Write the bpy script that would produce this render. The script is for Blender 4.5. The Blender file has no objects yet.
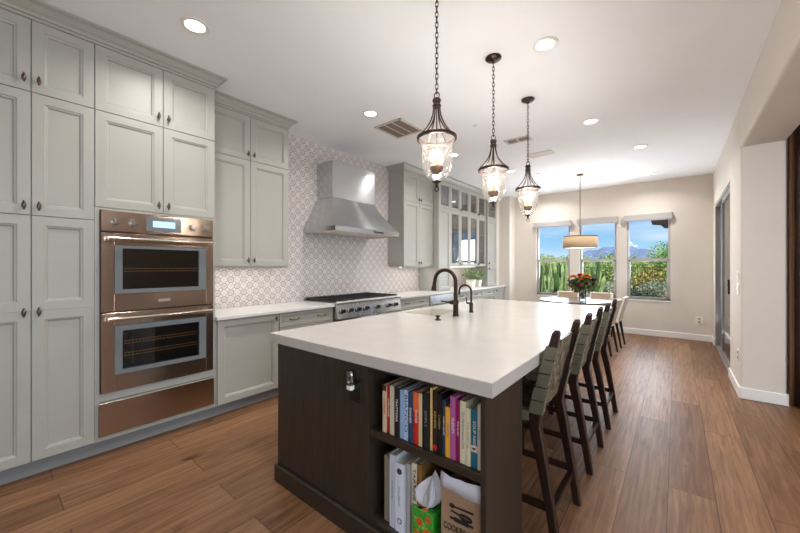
import bpy, math, random
from mathutils import Vector, Matrix

random.seed(7)
COL = bpy.context.scene.collection
SC = bpy.context.scene
PI = math.pi

# ------------------------------------------------------------------ camera
cam_d = bpy.data.cameras.new('camera')
cam_d.sensor_fit = 'HORIZONTAL'
cam_d.sensor_width = 36.0
cam_d.lens = 36.0 * 341.0 / 800.0
cam_d.clip_end = 3000
cam_d.clip_start = 0.02
cam = bpy.data.objects.new('camera', cam_d)
COL.objects.link(cam)
cam.location = (0, 0, 1.366)
cam.rotation_euler = (math.radians(90), 0, math.radians(39))
SC.camera = cam

# ------------------------------------------------------------------ view
SC.view_settings.view_transform = 'Standard'
SC.view_settings.look = 'None'
SC.view_settings.gamma = 1
SC.view_settings.use_curve_mapping = False
SC.view_settings.exposure = 0.2
SC.cycles.max_bounces = 10
SC.cycles.diffuse_bounces = 5
SC.cycles.glossy_bounces = 5
SC.cycles.transparent_max_bounces = 16
SC.cycles.sample_clamp_indirect = 6
SC.cycles.caustics_reflective = False
SC.cycles.caustics_refractive = False

# ------------------------------------------------------------------ world
world = bpy.data.worlds.new('sky')
SC.world = world
world.use_nodes = True
wn, wl = world.node_tree.nodes, world.node_tree.links
wn.clear()
wo = wn.new('ShaderNodeOutputWorld')
wb = wn.new('ShaderNodeBackground')
wb.inputs['Strength'].default_value = 1.0
tc = wn.new('ShaderNodeTexCoord')
sx = wn.new('ShaderNodeSeparateXYZ')
wl.new(tc.outputs['Generated'], sx.inputs[0])
rp = wn.new('ShaderNodeValToRGB')
rp.color_ramp.elements[0].position = 0.0
rp.color_ramp.elements[0].color = (0.52, 0.76, 0.92, 1)
rp.color_ramp.elements[1].position = 0.35
rp.color_ramp.elements[1].color = (0.10, 0.36, 0.76, 1)
e = rp.color_ramp.elements.new(0.12)
e.color = (0.15, 0.46, 0.84, 1)
wl.new(sx.outputs[2], rp.inputs[0])
mp = wn.new('ShaderNodeMapping')
mp.inputs['Scale'].default_value = (1.5, 1.5, 9)
wl.new(tc.outputs['Generated'], mp.inputs[0])
nz = wn.new('ShaderNodeTexNoise')
nz.inputs['Scale'].default_value = 2.2
nz.inputs['Detail'].default_value = 7
nz.inputs['Roughness'].default_value = 0.6
wl.new(mp.outputs[0], nz.inputs[0])
cr = wn.new('ShaderNodeValToRGB')
cr.color_ramp.elements[0].position = 0.46
cr.color_ramp.elements[0].color = (0, 0, 0, 1)
cr.color_ramp.elements[1].position = 0.75
cr.color_ramp.elements[1].color = (0.6, 0.6, 0.6, 1)
wl.new(nz.outputs[0], cr.inputs[0])
mxs = wn.new('ShaderNodeMixRGB')
mxs.inputs[2].default_value = (0.85, 0.92, 0.97, 1)
wl.new(cr.outputs[0], mxs.inputs[0])
wl.new(rp.outputs[0], mxs.inputs[1])
wl.new(mxs.outputs[0], wb.inputs['Color'])
wl.new(wb.outputs[0], wo.inputs[0])

# ------------------------------------------------------------------ sun + area lamps for window daylight; living and rear ones are added fill
sd = bpy.data.lights.new('sun', 'SUN')
sd.energy = 5.5
sd.angle = math.radians(1)
sd.color = (1.0, 0.95, 0.86)
sun = bpy.data.objects.new('sun', sd)
COL.objects.link(sun)
sun.rotation_euler = (math.radians(38), 0, math.radians(48))


def area(name, loc, rot, sx_, sy_, power, color=(1, 1, 1), spread=180):
    d = bpy.data.lights.new(name, 'AREA')
    d.shape = 'RECTANGLE'
    d.size, d.size_y = sx_, sy_
    d.energy = power
    d.color = color
    d.spread = math.radians(spread)
    o = bpy.data.objects.new(name, d)
    COL.objects.link(o)
    o.location = loc
    o.rotation_euler = rot
    return o


DAY = (0.82, 0.91, 1.0)
area('living_fill_light', (5.45, -1.0, 1.5), (0, math.radians(130), 0), 2.3, 3.8, 235, DAY)  # added fill lamp at an unseen living room window
area('rear_fill_light', (2.6, -3.1, 1.5), (math.radians(118), 0, 0), 3.6, 2.3, 62, DAY)  # fill lamp behind the camera, with a window added for it
for _x, _n in ((-2.22, 'first'), (-1.31, 'middle'), (-.44, 'third')):
    area('dining_window_daylight_' + _n, (_x, 8.56, 1.45), (math.radians(-115), 0, 0), .66, 1.5, 26, DAY)
area('patio_door_daylight', (.95, 6.9, 1.25), (0, math.radians(115), 0), 2.2, 1.9, 26, DAY)
LAMP_W = 11.5      # each recessed lamp


# ================================================================== helpers
def lin(c):
    return tuple(((v / 255.0) / 12.92 if v / 255.0 <= 0.04045 else ((v / 255.0 + 0.055) / 1.055) ** 2.4) for v in c)


def mat(name, rgb, rough=0.5, metal=0.0, noise=0.0, nscale=20, bump=0.0, bscale=200, stretch=None, spec=0.5, coat=0.0, emit=0.0):
    m = bpy.data.materials.new(name)
    m.use_nodes = True
    N, L = m.node_tree.nodes, m.node_tree.links
    b = N['Principled BSDF']
    c = lin(rgb)
    b.inputs['Base Color'].default_value = (*c, 1)
    b.inputs['Roughness'].default_value = rough
    b.inputs['Metallic'].default_value = metal
    b.inputs['Specular IOR Level'].default_value = spec
    b.inputs['Coat Weight'].default_value = coat
    if emit:
        b.inputs['Emission Color'].default_value = (*c, 1)
        b.inputs['Emission Strength'].default_value = emit
    t = N.new('ShaderNodeTexCoord')
    mpn = N.new('ShaderNodeMapping')
    if stretch:
        mpn.inputs['Scale'].default_value = stretch
    L.new(t.outputs['Object'], mpn.inputs[0])
    if noise:
        n = N.new('ShaderNodeTexNoise')
        n.inputs['Scale'].default_value = nscale
        n.inputs['Detail'].default_value = 5
        L.new(mpn.outputs[0], n.inputs[0])
        r = N.new('ShaderNodeValToRGB')
        r.color_ramp.elements[0].position = 0.3
        r.color_ramp.elements[1].position = 0.7
        r.color_ramp.elements[0].color = (*[max(0, v * (1 - noise)) for v in c], 1)
        r.color_ramp.elements[1].color = (*[min(1, v * (1 + noise)) for v in c], 1)
        L.new(n.outputs[0], r.inputs[0])
        L.new(r.outputs[0], b.inputs['Base Color'])
    if bump:
        n2 = N.new('ShaderNodeTexNoise')
        n2.inputs['Scale'].default_value = bscale
        n2.inputs['Detail'].default_value = 3
        L.new(mpn.outputs[0], n2.inputs[0])
        bp = N.new('ShaderNodeBump')
        bp.inputs['Strength'].default_value = bump
        bp.inputs['Distance'].default_value = 0.002
        L.new(n2.outputs[0], bp.inputs['Height'])
        L.new(bp.outputs[0], b.inputs['Normal'])
    return m


def glass_mat(name, tint=(1, 1, 1), refl=1.0, seeded=False, base=0.0, milk=0.0):
    m = bpy.data.materials.new(name)
    m.use_nodes = True
    N, L = m.node_tree.nodes, m.node_tree.links
    N.clear()
    o = N.new('ShaderNodeOutputMaterial')
    tr = N.new('ShaderNodeBsdfTransparent')
    tr.inputs[0].default_value = (*tint, 1)
    gl = N.new('ShaderNodeBsdfGlossy')
    gl.inputs['Roughness'].default_value = 0.02 if not seeded else 0.08
    fr = N.new('ShaderNodeFresnel')
    fr.inputs['IOR'].default_value = 1.5
    ma = N.new('ShaderNodeMath')
    ma.operation = 'MULTIPLY_ADD'
    ma.inputs[1].default_value = refl
    ma.inputs[2].default_value = base
    L.new(fr.outputs[0], ma.inputs[0])
    mx = N.new('ShaderNodeMixShader')
    L.new(ma.outputs[0], mx.inputs[0])
    L.new(tr.outputs[0], mx.inputs[1])
    L.new(gl.outputs[0], mx.inputs[2])
    if milk:
        tl = N.new('ShaderNodeBsdfTranslucent')
        df = N.new('ShaderNodeBsdfDiffuse')
        ad = N.new('ShaderNodeMixShader')
        ad.inputs[0].default_value = 0.4
        tl.inputs[0].default_value = (0.95, 0.93, 0.9, 1)
        df.inputs[0].default_value = (0.95, 0.93, 0.9, 1)
        L.new(tl.outputs[0], ad.inputs[1])
        L.new(df.outputs[0], ad.inputs[2])
        m2 = N.new('ShaderNodeMixShader')
        m2.inputs[0].default_value = milk
        L.new(mx.outputs[0], m2.inputs[1])
        L.new(ad.outputs[0], m2.inputs[2])
        L.new(m2.outputs[0], o.inputs[0])
    else:
        L.new(mx.outputs[0], o.inputs[0])
    if seeded:
        t = N.new('ShaderNodeTexCoord')
        v = N.new('ShaderNodeTexVoronoi')
        v.inputs['Scale'].default_value = 55
        L.new(t.outputs['Object'], v.inputs[0])
        bp = N.new('ShaderNodeBump')
        bp.inputs['Strength'].default_value = 0.3
        bp.inputs['Distance'].default_value = 0.003
        L.new(v.outputs[0], bp.inputs['Height'])
        L.new(bp.outputs[0], gl.inputs['Normal'])
        L.new(bp.outputs[0], fr.inputs['Normal'])
    return m


class MB:
    """collects shapes into one mesh"""

    def __init__(s):
        s.v, s.f, s.mi, s.m = [], [], [], 0

    def add(s, vs, fs):
        b = len(s.v)
        s.v += [tuple(p) for p in vs]
        for f in fs:
            s.f.append(tuple(i + b for i in f))
            s.mi.append(s.m)
        return s

    def box(s, x0, y0, z0, x1, y1, z1):
        if x0 > x1: x0, x1 = x1, x0
        if y0 > y1: y0, y1 = y1, y0
        if z0 > z1: z0, z1 = z1, z0
        return s.add([(x0, y0, z0), (x1, y0, z0), (x1, y1, z0), (x0, y1, z0), (x0, y0, z1), (x1, y0, z1), (x1, y1, z1), (x0, y1, z1)],
                     [(0, 3, 2, 1), (4, 5, 6, 7), (0, 1, 5, 4), (1, 2, 6, 5), (2, 3, 7, 6), (3, 0, 4, 7)])

    def cbox(s, x0, y0, z0, x1, y1, z1, c=0.004):
        """box with chamfered edges"""
        if x0 > x1: x0, x1 = x1, x0
        if y0 > y1: y0, y1 = y1, y0
        if z0 > z1: z0, z1 = z1, z0
        c = min(c, (x1 - x0) * .45, (y1 - y0) * .45, (z1 - z0) * .45)
        X, Y, Z = (x0, x1), (y0, y1), (z0, z1)
        vs, idx = [], {}
        for i in (0, 1):
            for j in (0, 1):
                for k in (0, 1):
                    a = (1, -1)[i] * c; b = (1, -1)[j] * c; d = (1, -1)[k] * c
                    idx[i, j, k, 'x'] = len(vs); vs.append((X[i], Y[j] + b, Z[k] + d))
                    idx[i, j, k, 'y'] = len(vs); vs.append((X[i] + a, Y[j], Z[k] + d))
                    idx[i, j, k, 'z'] = len(vs); vs.append((X[i] + a, Y[j] + b, Z[k]))
        fs = []
        for i in (0, 1):
            q = [idx[i, 0, 0, 'x'], idx[i, 1, 0, 'x'], idx[i, 1, 1, 'x'], idx[i, 0, 1, 'x']]
            fs.append(q if i else q[::-1])
            q = [idx[0, i, 0, 'y'], idx[1, i, 0, 'y'], idx[1, i, 1, 'y'], idx[0, i, 1, 'y']]
            fs.append(q[::-1] if i else q)
            q = [idx[0, 0, i, 'z'], idx[1, 0, i, 'z'], idx[1, 1, i, 'z'], idx[0, 1, i, 'z']]
            fs.append(q if i else q[::-1])
        for i in (0, 1):
            for j in (0, 1):
                q = [idx[i, j, 0, 'x'], idx[i, j, 0, 'y'], idx[i, j, 1, 'y'], idx[i, j, 1, 'x']]
                fs.append(q if i == j else q[::-1])
                q = [idx[i, 0, j, 'x'], idx[i, 0, j, 'z'], idx[i, 1, j, 'z'], idx[i, 1, j, 'x']]
                fs.append(q[::-1] if i == j else q)
                q = [idx[0, i, j, 'y'], idx[0, i, j, 'z'], idx[1, i, j, 'z'], idx[1, i, j, 'y']]
                fs.append(q if i == j else q[::-1])
                for k in (0, 1):
                    q = [idx[i, j, k, 'x'], idx[i, j, k, 'y'], idx[i, j, k, 'z']]
                    fs.append(q[::-1] if (i + j + k) % 2 == 1 else q)
        # orientation is repaired on build
        return s.add(vs, fs)

    def cyl(s, p0, p1, r0, r1=None, n=16, caps=True):
        r1 = r0 if r1 is None else r1
        p0, p1 = Vector(p0), Vector(p1)
        d = (p1 - p0).normalized()
        a = d.orthogonal().normalized()
        b = d.cross(a)
        vs = []
        for p, r in ((p0, r0), (p1, r1)):
            for i in range(n):
                t = 2 * PI * i / n
                vs.append(p + a * (r * math.cos(t)) + b * (r * math.sin(t)))
        fs = [(i, (i + 1) % n, n + (i + 1) % n, n + i) for i in range(n)]
        if caps:
            fs += [tuple(range(n))[::-1], tuple(range(n, 2 * n))]
        return s.add(vs, fs)

    def tube(s, pts, r, n=8, closed=False, caps=True, r_list=None):
        pts = [Vector(p) for p in pts]
        k = len(pts)
        vs = []
        ref = None
        for i, p in enumerate(pts):
            if closed:
                d = pts[(i + 1) % k] - pts[i - 1]
            else:
                d = pts[min(i + 1, k - 1)] - pts[max(i - 1, 0)]
            d.normalize()
            if ref is None:
                ref = d.orthogonal().normalized()
            ref = (ref - d * ref.dot(d)).normalized()
            b = d.cross(ref)
            rr = r_list[i] if r_list else r
            for j in range(n):
                t = 2 * PI * j / n
                vs.append(p + ref * (rr * math.cos(t)) + b * (rr * math.sin(t)))
        fs = []
        for i in range(k if closed else k - 1):
            a0, b0 = i * n, ((i + 1) % k) * n
            for j in range(n):
                fs.append((a0 + j, a0 + (j + 1) % n, b0 + (j + 1) % n, b0 + j))
        if caps and not closed:
            fs += [tuple(range(n))[::-1], tuple(range((k - 1) * n, k * n))]
        return s.add(vs, fs)

    def lathe(s, prof, cx=0, cy=0, n=28, closed=False):
        """prof: (r, z) pairs"""
        vs = []
        for r, z in prof:
            for i in range(n):
                t = 2 * PI * i / n
                vs.append((cx + r * math.cos(t), cy + r * math.sin(t), z))
        k = len(prof)
        fs = []
        for i in range(k if closed else k - 1):
            a, b = i * n, ((i + 1) % k) * n
            for j in range(n):
                fs.append((a + j, a + (j + 1) % n, b + (j + 1) % n, b + j))
        return s.add(vs, fs)

    def prism(s, poly, axis, a0, a1):
        """poly 2D outline; axis 'x': poly=(y,z); 'y': poly=(x,z); 'z': poly=(x,y)"""
        def P(p, a):
            return (a, p[0], p[1]) if axis == 'x' else ((p[0], a, p[1]) if axis == 'y' else (p[0], p[1], a))
        n = len(poly)
        vs = [P(p, a0) for p in poly] + [P(p, a1) for p in poly]
        fs = [tuple(range(n))[::-1], tuple(range(n, 2 * n))] + [(i, (i + 1) % n, n + (i + 1) % n, n + i) for i in range(n)]
        return s.add(vs, fs)

    def loft(s, rings, closed_ring=True, caps=True):
        n = len(rings[0])
        vs = [p for r in rings for p in r]
        fs = []
        for i in range(len(rings) - 1):
            for j in range(n if closed_ring else n - 1):
                fs.append((i * n + j, i * n + (j + 1) % n, (i + 1) * n + (j + 1) % n, (i + 1) * n + j))
        if caps and closed_ring:
            fs += [tuple(range(n))[::-1], tuple(range((len(rings) - 1) * n, len(rings) * n))]
        return s.add(vs, fs)

    def sphere(s, c, r, n=14, m=9, sc=(1, 1, 1)):
        prof = []
        vs, fs = [], []
        for i in range(m + 1):
            ph = PI * i / m
            for j in range(n):
                t = 2 * PI * j / n
                vs.append((c[0] + r * sc[0] * math.sin(ph) * math.cos(t), c[1] + r * sc[1] * math.sin(ph) * math.sin(t), c[2] + r * sc[2] * math.cos(ph)))
        for i in range(m):
            for j in range(n):
                fs.append((i * n + j, i * n + (j + 1) % n, (i + 1) * n + (j + 1) % n, (i + 1) * n + j))
        return s.add(vs, fs)

    def build(s, name, mats, parent=None, smooth=False, bevel=0, fix=True, doubles=False, solid=0):
        if not isinstance(mats, (list, tuple)):
            mats = [mats]
        off = Vector((0, 0, 0))
        if parent is not None:
            p = parent
            while p is not None:
                off += p.location
                p = p.parent
        else:
            xs = [p[0] for p in s.v]; ys = [p[1] for p in s.v]; zs = [p[2] for p in s.v]
            off = Vector(((min(xs) + max(xs)) / 2, (min(ys) + max(ys)) / 2, min(zs)))
        me = bpy.data.meshes.new(name)
        me.from_pydata([Vector(p) - off for p in s.v], [], s.f)
        for mm in mats:
            me.materials.append(mm)
        if len(mats) > 1:
            me.polygons.foreach_set('material_index', s.mi)
        me.update()
        if fix or doubles:
            import bmesh
            bm = bmesh.new()
            bm.from_mesh(me)
            if doubles:
                bmesh.ops.remove_doubles(bm, verts=bm.verts, dist=1e-5)
            bmesh.ops.recalc_face_normals(bm, faces=bm.faces)
            bm.to_mesh(me)
            bm.free()
        if smooth:
            me.shade_smooth()
            try:
                me.set_sharp_from_angle(angle=math.radians(35))
            except Exception:
                pass
        o = bpy.data.objects.new(name, me)
        COL.objects.link(o)
        if parent is not None:
            o.parent = parent
        else:
            o.location = off
        if solid:
            md = o.modifiers.new('solid', 'SOLIDIFY')
            md.thickness = solid
            md.offset = 0
        if bevel:
            md = o.modifiers.new('bevel', 'BEVEL')
            md.width = bevel
            md.segments = 2
            md.limit_method = 'ANGLE'
            md.harden_normals = False
        return o


def thing(name, label, cat, loc=(0, 0, 0), group=None):
    o = bpy.data.objects.new(name, None)
    o.empty_display_size = 0.1
    COL.objects.link(o)
    o.location = loc
    o['label'] = label
    o['category'] = cat
    if group:
        o['group'] = group
    return o


def tag(o, label, cat, group=None, kind=None):
    o['label'] = label
    o['category'] = cat
    if group:
        o['group'] = group
    if kind:
        o['kind'] = kind
    return o


def struct(o):
    o['kind'] = 'structure'
    return o


def struct_empty(name, loc):
    o = bpy.data.objects.new(name, None)
    COL.objects.link(o)
    o.location = loc
    o['kind'] = 'structure'
    return o


def copy_thing(root, loc=None, rotz=None, label=None, group=None):
    def cp(o, par):
        c = o.copy()
        COL.objects.link(c)
        if par is not None:
            c.parent = par
        for ch in o.children:
            cp(ch, c)
        return c
    c = cp(root, None)
    if loc is not None: c.location = loc
    if rotz is not None: c.rotation_euler = (0, 0, rotz)
    if label: c['label'] = label
    if group: c['group'] = group
    return c


def lettering(name, s, size, m, parent, origin, xdir, ydir, depth=0.0006, align='CENTER', width=None, font_scale=1.0):
    cu = bpy.data.curves.new('lettering', 'FONT')
    cu.body = s
    cu.size = size
    cu.align_x = align
    cu.align_y = 'CENTER'
    cu.extrude = depth
    cu.resolution_u = 3
    tmp = bpy.data.objects.new('lettering_curve', cu)
    COL.objects.link(tmp)
    bpy.context.view_layer.update()
    dg = bpy.context.evaluated_depsgraph_get()
    me = bpy.data.meshes.new_from_object(tmp.evaluated_get(dg))
    bpy.data.objects.remove(tmp)
    me.name = name
    me.materials.clear()
    me.materials.append(m)
    xd, yd = Vector(xdir).normalized(), Vector(ydir).normalized()
    nd = xd.cross(yd)
    if width:
        w = max(v.co.x for v in me.vertices) - min(v.co.x for v in me.vertices)
        k = width / w
    else:
        k = 1
    off = Vector((0, 0, 0))
    p = parent
    while p is not None:
        off += p.location
        p = p.parent
    for v in me.vertices:
        c = v.co.copy()
        v.co = Vector(origin) + xd * (c.x * k) + yd * (c.y * font_scale) + nd * c.z - off
    o = bpy.data.objects.new(name, me)
    COL.objects.link(o)
    o.parent = parent
    return o


# ================================================================== materials
M_paint = mat('sage cabinet paint', (162, 161, 153), 0.42, noise=0.02, nscale=3)
M_wall = mat('warm beige plaster', (219, 211, 201), 0.85, noise=0.015, nscale=4, bump=0.35, bscale=90)
M_ceil = mat('white ceiling paint', (245, 247, 251), 0.9, noise=0.01, nscale=3, bump=0.15, bscale=120)
M_trim = mat('white trim paint', (238, 236, 233), 0.4)
M_quartz = mat('cream quartz', (188, 183, 178), 0.21, noise=0.03, nscale=9)
M_quartz2 = mat('white quartz', (212, 211, 207), 0.2, noise=0.02, nscale=9)
M_bronze = mat('oil rubbed bronze', (56, 42, 34), 0.36, 0.75)
M_bronze_l = mat('worn bronze pull', (96, 84, 72), 0.35, 0.8)
M_steel = mat('reflection tinted stainless steel', (184, 164, 148), 0.2, 1.0, bump=0.07, bscale=50, stretch=(1, 0.15, 40))  # warm floor reflection tinted into this steel's base colour
M_steel_v = mat('satin stainless steel', (198, 201, 204), 0.2, 1.0, bump=0.025, bscale=50, stretch=(1, 0.15, 40))
M_steel_b = mat('polished steel bar', (225, 218, 210), 0.14, 1.0)
M_black = mat('black enamel', (14, 14, 15), 0.35)
M_iron = mat('cast iron grate', (28, 27, 27), 0.55)
M_ovglass = mat('dark oven glass', (9, 10, 12), 0.06, coat=0.5)
M_ovframe = mat('grey glass oven surround', (116, 121, 124), 0.16, 0.1)
M_display = mat('glowing blue display', (150, 205, 235), 0.3, emit=1.0)
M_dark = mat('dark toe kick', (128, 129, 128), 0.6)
M_tan = mat('tan linen', (176, 152, 128), 0.9, noise=0.08, nscale=60, bump=0.3, bscale=400)
M_cream = mat('cream linen', (224, 220, 210), 0.9, noise=0.03, nscale=60, bump=0.3, bscale=400)
M_wframe = mat('grey vinyl window frame', (178, 172, 170), 0.5)
M_glass = glass_mat('window glass', (0.98, 0.98, 0.98), 0.2)
M_cabglass = glass_mat('cabinet door glass', (0.98, 0.98, 0.98), 0.8, base=0.02)
M_seed = glass_mat('seeded pendant glass', (0.97, 0.96, 0.94), 0.8, seeded=True, base=0.03, milk=0.02)
M_vase = glass_mat('vase glass', (0.75, 0.80, 0.82), 1.2, base=0.08)
M_valance = mat('pale grey shade cassette', (176, 171, 171), 0.6)
M_lens = mat('lit lamp lens', (255, 246, 232), 0.4, emit=9.0)
M_bulb = mat('glowing candle bulb', (255, 214, 160), 0.3, emit=12.0)
M_candle = mat('cream candle sleeve', (222, 196, 150), 0.5, emit=0.25)
M_white = mat('white plastic', (235, 233, 228), 0.4)
M_tabletop = mat('dark walnut table', (84, 62, 48), 0.22, noise=0.2, nscale=8, stretch=(1, 12, 1))
M_ceramic = mat('white ceramic', (236, 232, 226), 0.25)
M_fireclay = mat('cream fireclay', (208, 203, 194), 0.2)


for _m in (M_steel, M_steel_v):
    _b = _m.node_tree.nodes['Principled BSDF']
    _tg = _m.node_tree.nodes.new('ShaderNodeTangent')
    _tg.direction_type = 'RADIAL'
    _tg.axis = 'Z'
    _m.node_tree.links.new(_tg.outputs[0], _b.inputs['Tangent'])
    _b.inputs['Anisotropic'].default_value = 0.8
    _b.inputs['Anisotropic Rotation'].default_value = 0.25


def wood_mat(name, dark, light, axis='z', rough=0.45, scale=14):
    m = bpy.data.materials.new(name)
    m.use_nodes = True
    N, L = m.node_tree.nodes, m.node_tree.links
    b = N['Principled BSDF']
    b.inputs['Roughness'].default_value = rough
    t = N.new('ShaderNodeTexCoord')
    mpn = N.new('ShaderNodeMapping')
    mpn.inputs['Scale'].default_value = {'z': (6, 6, 0.35), 'y': (6, 0.35, 6), 'x': (0.35, 6, 6)}[axis]
    L.new(t.outputs['Object'], mpn.inputs[0])
    n = N.new('ShaderNodeTexNoise')
    n.inputs['Scale'].default_value = scale
    n.inputs['Detail'].default_value = 8
    n.inputs['Distortion'].default_value = 0.4
    L.new(mpn.outputs[0], n.inputs[0])
    r = N.new('ShaderNodeValToRGB')
    r.color_ramp.elements[0].position = 0.3
    r.color_ramp.elements[1].position = 0.72
    r.color_ramp.elements[0].color = (*lin(dark), 1)
    r.color_ramp.elements[1].color = (*lin(light), 1)
    L.new(n.outputs[0], r.inputs[0])
    L.new(r.outputs[0], b.inputs['Base Color'])
    bp = N.new('ShaderNodeBump')
    bp.inputs['Strength'].default_value = 0.15
    bp.inputs['Distance'].default_value = 0.001
    L.new(n.outputs[0], bp.inputs['Height'])
    L.new(bp.outputs[0], b.inputs['Normal'])
    return m


M_island = wood_mat('espresso stained oak', (38, 31, 25), (58, 48, 39), 'z', 0.42)
M_islandx = wood_mat('espresso stained oak shelf', (38, 31, 25), (58, 48, 39), 'x', 0.42)
M_stool = wood_mat('dark mahogany', (26, 15, 11), (50, 29, 21), 'z', 0.3)
M_strap = mat('grey green leather strap', (100, 96, 79), 0.27, noise=0.05, nscale=25)


def floor_mat():
    m = bpy.data.materials.new('wide plank oak floor')
    m.use_nodes = True
    N, L = m.node_tree.nodes, m.node_tree.links
    b = N['Principled BSDF']
    t = N.new('ShaderNodeTexCoord')
    mpn = N.new('ShaderNodeMapping')
    mpn.inputs['Rotation'].default_value = (0, 0, math.radians(90))
    mpn.inputs['Location'].default_value = (0.3, 0.038, 0)
    L.new(t.outputs['Object'], mpn.inputs[0])
    br = N.new('ShaderNodeTexBrick')
    br.offset = 0.37
    br.inputs['Scale'].default_value = 1.0
    br.inputs['Brick Width'].default_value = 1.75
    br.inputs['Row Height'].default_value = 0.219
    br.inputs['Mortar Size'].default_value = 0.0022
    br.inputs['Mortar Smooth'].default_value = 0.1
    br.inputs['Bias'].default_value = 0.0
    br.inputs['Color1'].default_value = (0, 0, 0, 1)
    br.inputs['Color2'].default_value = (1, 1, 1, 1)
    br.inputs['Mortar'].default_value = (0.5, 0.5, 0.5, 1)
    L.new(mpn.outputs[0], br.inputs[0])
    # per plank tone
    r = N.new('ShaderNodeValToRGB')
    els = r.color_ramp.elements
    els[0].position = 0.0
    els[0].color = (*lin((119, 84, 59)), 1)
    els[1].position = 1.0
    els[1].color = (*lin((152, 113, 82)), 1)
    x = els.new(0.5)
    x.color = (*lin((135, 98, 70)), 1)
    L.new(br.outputs['Color'], r.inputs[0])
    # grain
    mg = N.new('ShaderNodeMapping')
    mg.inputs['Scale'].default_value = (15, 0.75, 1)
    L.new(t.outputs['Object'], mg.inputs[0])
    vadd = N.new('ShaderNodeVectorMath')
    vadd.operation = 'ADD'
    sc2 = N.new('ShaderNodeVectorMath')
    sc2.operation = 'SCALE'
    sc2.inputs['Scale'].default_value = 23.0
    L.new(br.outputs['Color'], sc2.inputs[0])
    L.new(mg.outputs[0], vadd.inputs[0])
    L.new(sc2.outputs[0], vadd.inputs[1])
    n = N.new('ShaderNodeTexNoise')
    n.inputs['Scale'].default_value = 3.2
    n.inputs['Detail'].default_value = 9
    n.inputs['Roughness'].default_value = 0.6
    n.inputs['Distortion'].default_value = 0.7
    L.new(vadd.outputs[0], n.inputs[0])
    gr = N.new('ShaderNodeValToRGB')
    gr.color_ramp.elements[0].position = 0.30
    gr.color_ramp.elements[0].color = (0.50, 0.46, 0.43, 1)
    gr.color_ramp.elements[1].position = 0.68
    gr.color_ramp.elements[1].color = (1.12, 1.12, 1.12, 1)
    L.new(n.outputs[0], gr.inputs[0])
    mul = N.new('ShaderNodeMixRGB')
    mul.blend_type = 'MULTIPLY'
    mul.inputs[0].default_value = 1
    L.new(r.outputs[0], mul.inputs[1])
    L.new(gr.outputs[0], mul.inputs[2])
    # knots
    vk = N.new('ShaderNodeTexNoise')
    vk.inputs['Scale'].default_value = 1.6
    vk.inputs['Detail'].default_value = 2
    mk = N.new('ShaderNodeMapping')
    mk.inputs['Scale'].default_value = (3.2, 1.6, 1)
    L.new(t.outputs['Object'], mk.inputs[0])
    L.new(mk.outputs[0], vk.inputs[0])
    kr = N.new('ShaderNodeValToRGB')
    kr.color_ramp.elements[0].position = 0.69
    kr.color_ramp.elements[0].color = (1, 1, 1, 1)
    kr.color_ramp.elements[1].position = 0.76
    kr.color_ramp.elements[1].color = (0.35, 0.3, 0.27, 1)
    L.new(vk.outputs[0], kr.inputs[0])
    mul2 = N.new('ShaderNodeMixRGB')
    mul2.blend_type = 'MULTIPLY'
    mul2.inputs[0].default_value = 1
    L.new(mul.outputs[0], mul2.inputs[1])
    L.new(kr.outputs[0], mul2.inputs[2])
    # seams
    mul3 = N.new('ShaderNodeMixRGB')
    mul3.inputs[2].default_value = (*lin((70, 47, 33)), 1)
    L.new(br.outputs['Fac'], mul3.inputs[0])
    L.new(mul2.outputs[0], mul3.inputs[1])
    L.new(mul3.outputs[0], b.inputs['Base Color'])
    rr = N.new('ShaderNodeMapRange')
    rr.inputs['To Min'].default_value = 0.46
    rr.inputs['To Max'].default_value = 0.32
    L.new(n.outputs[0], rr.inputs[0])
    L.new(rr.outputs[0], b.inputs['Roughness'])
    b.inputs['Specular IOR Level'].default_value = 0.25
    bp = N.new('ShaderNodeBump')
    bp.inputs['Strength'].default_value = 0.25
    bp.inputs['Distance'].default_value = 0.002
    L.new(n.outputs[0], bp.inputs['Height'])
    L.new(bp.outputs[0], b.inputs['Normal'])
    return m


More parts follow.
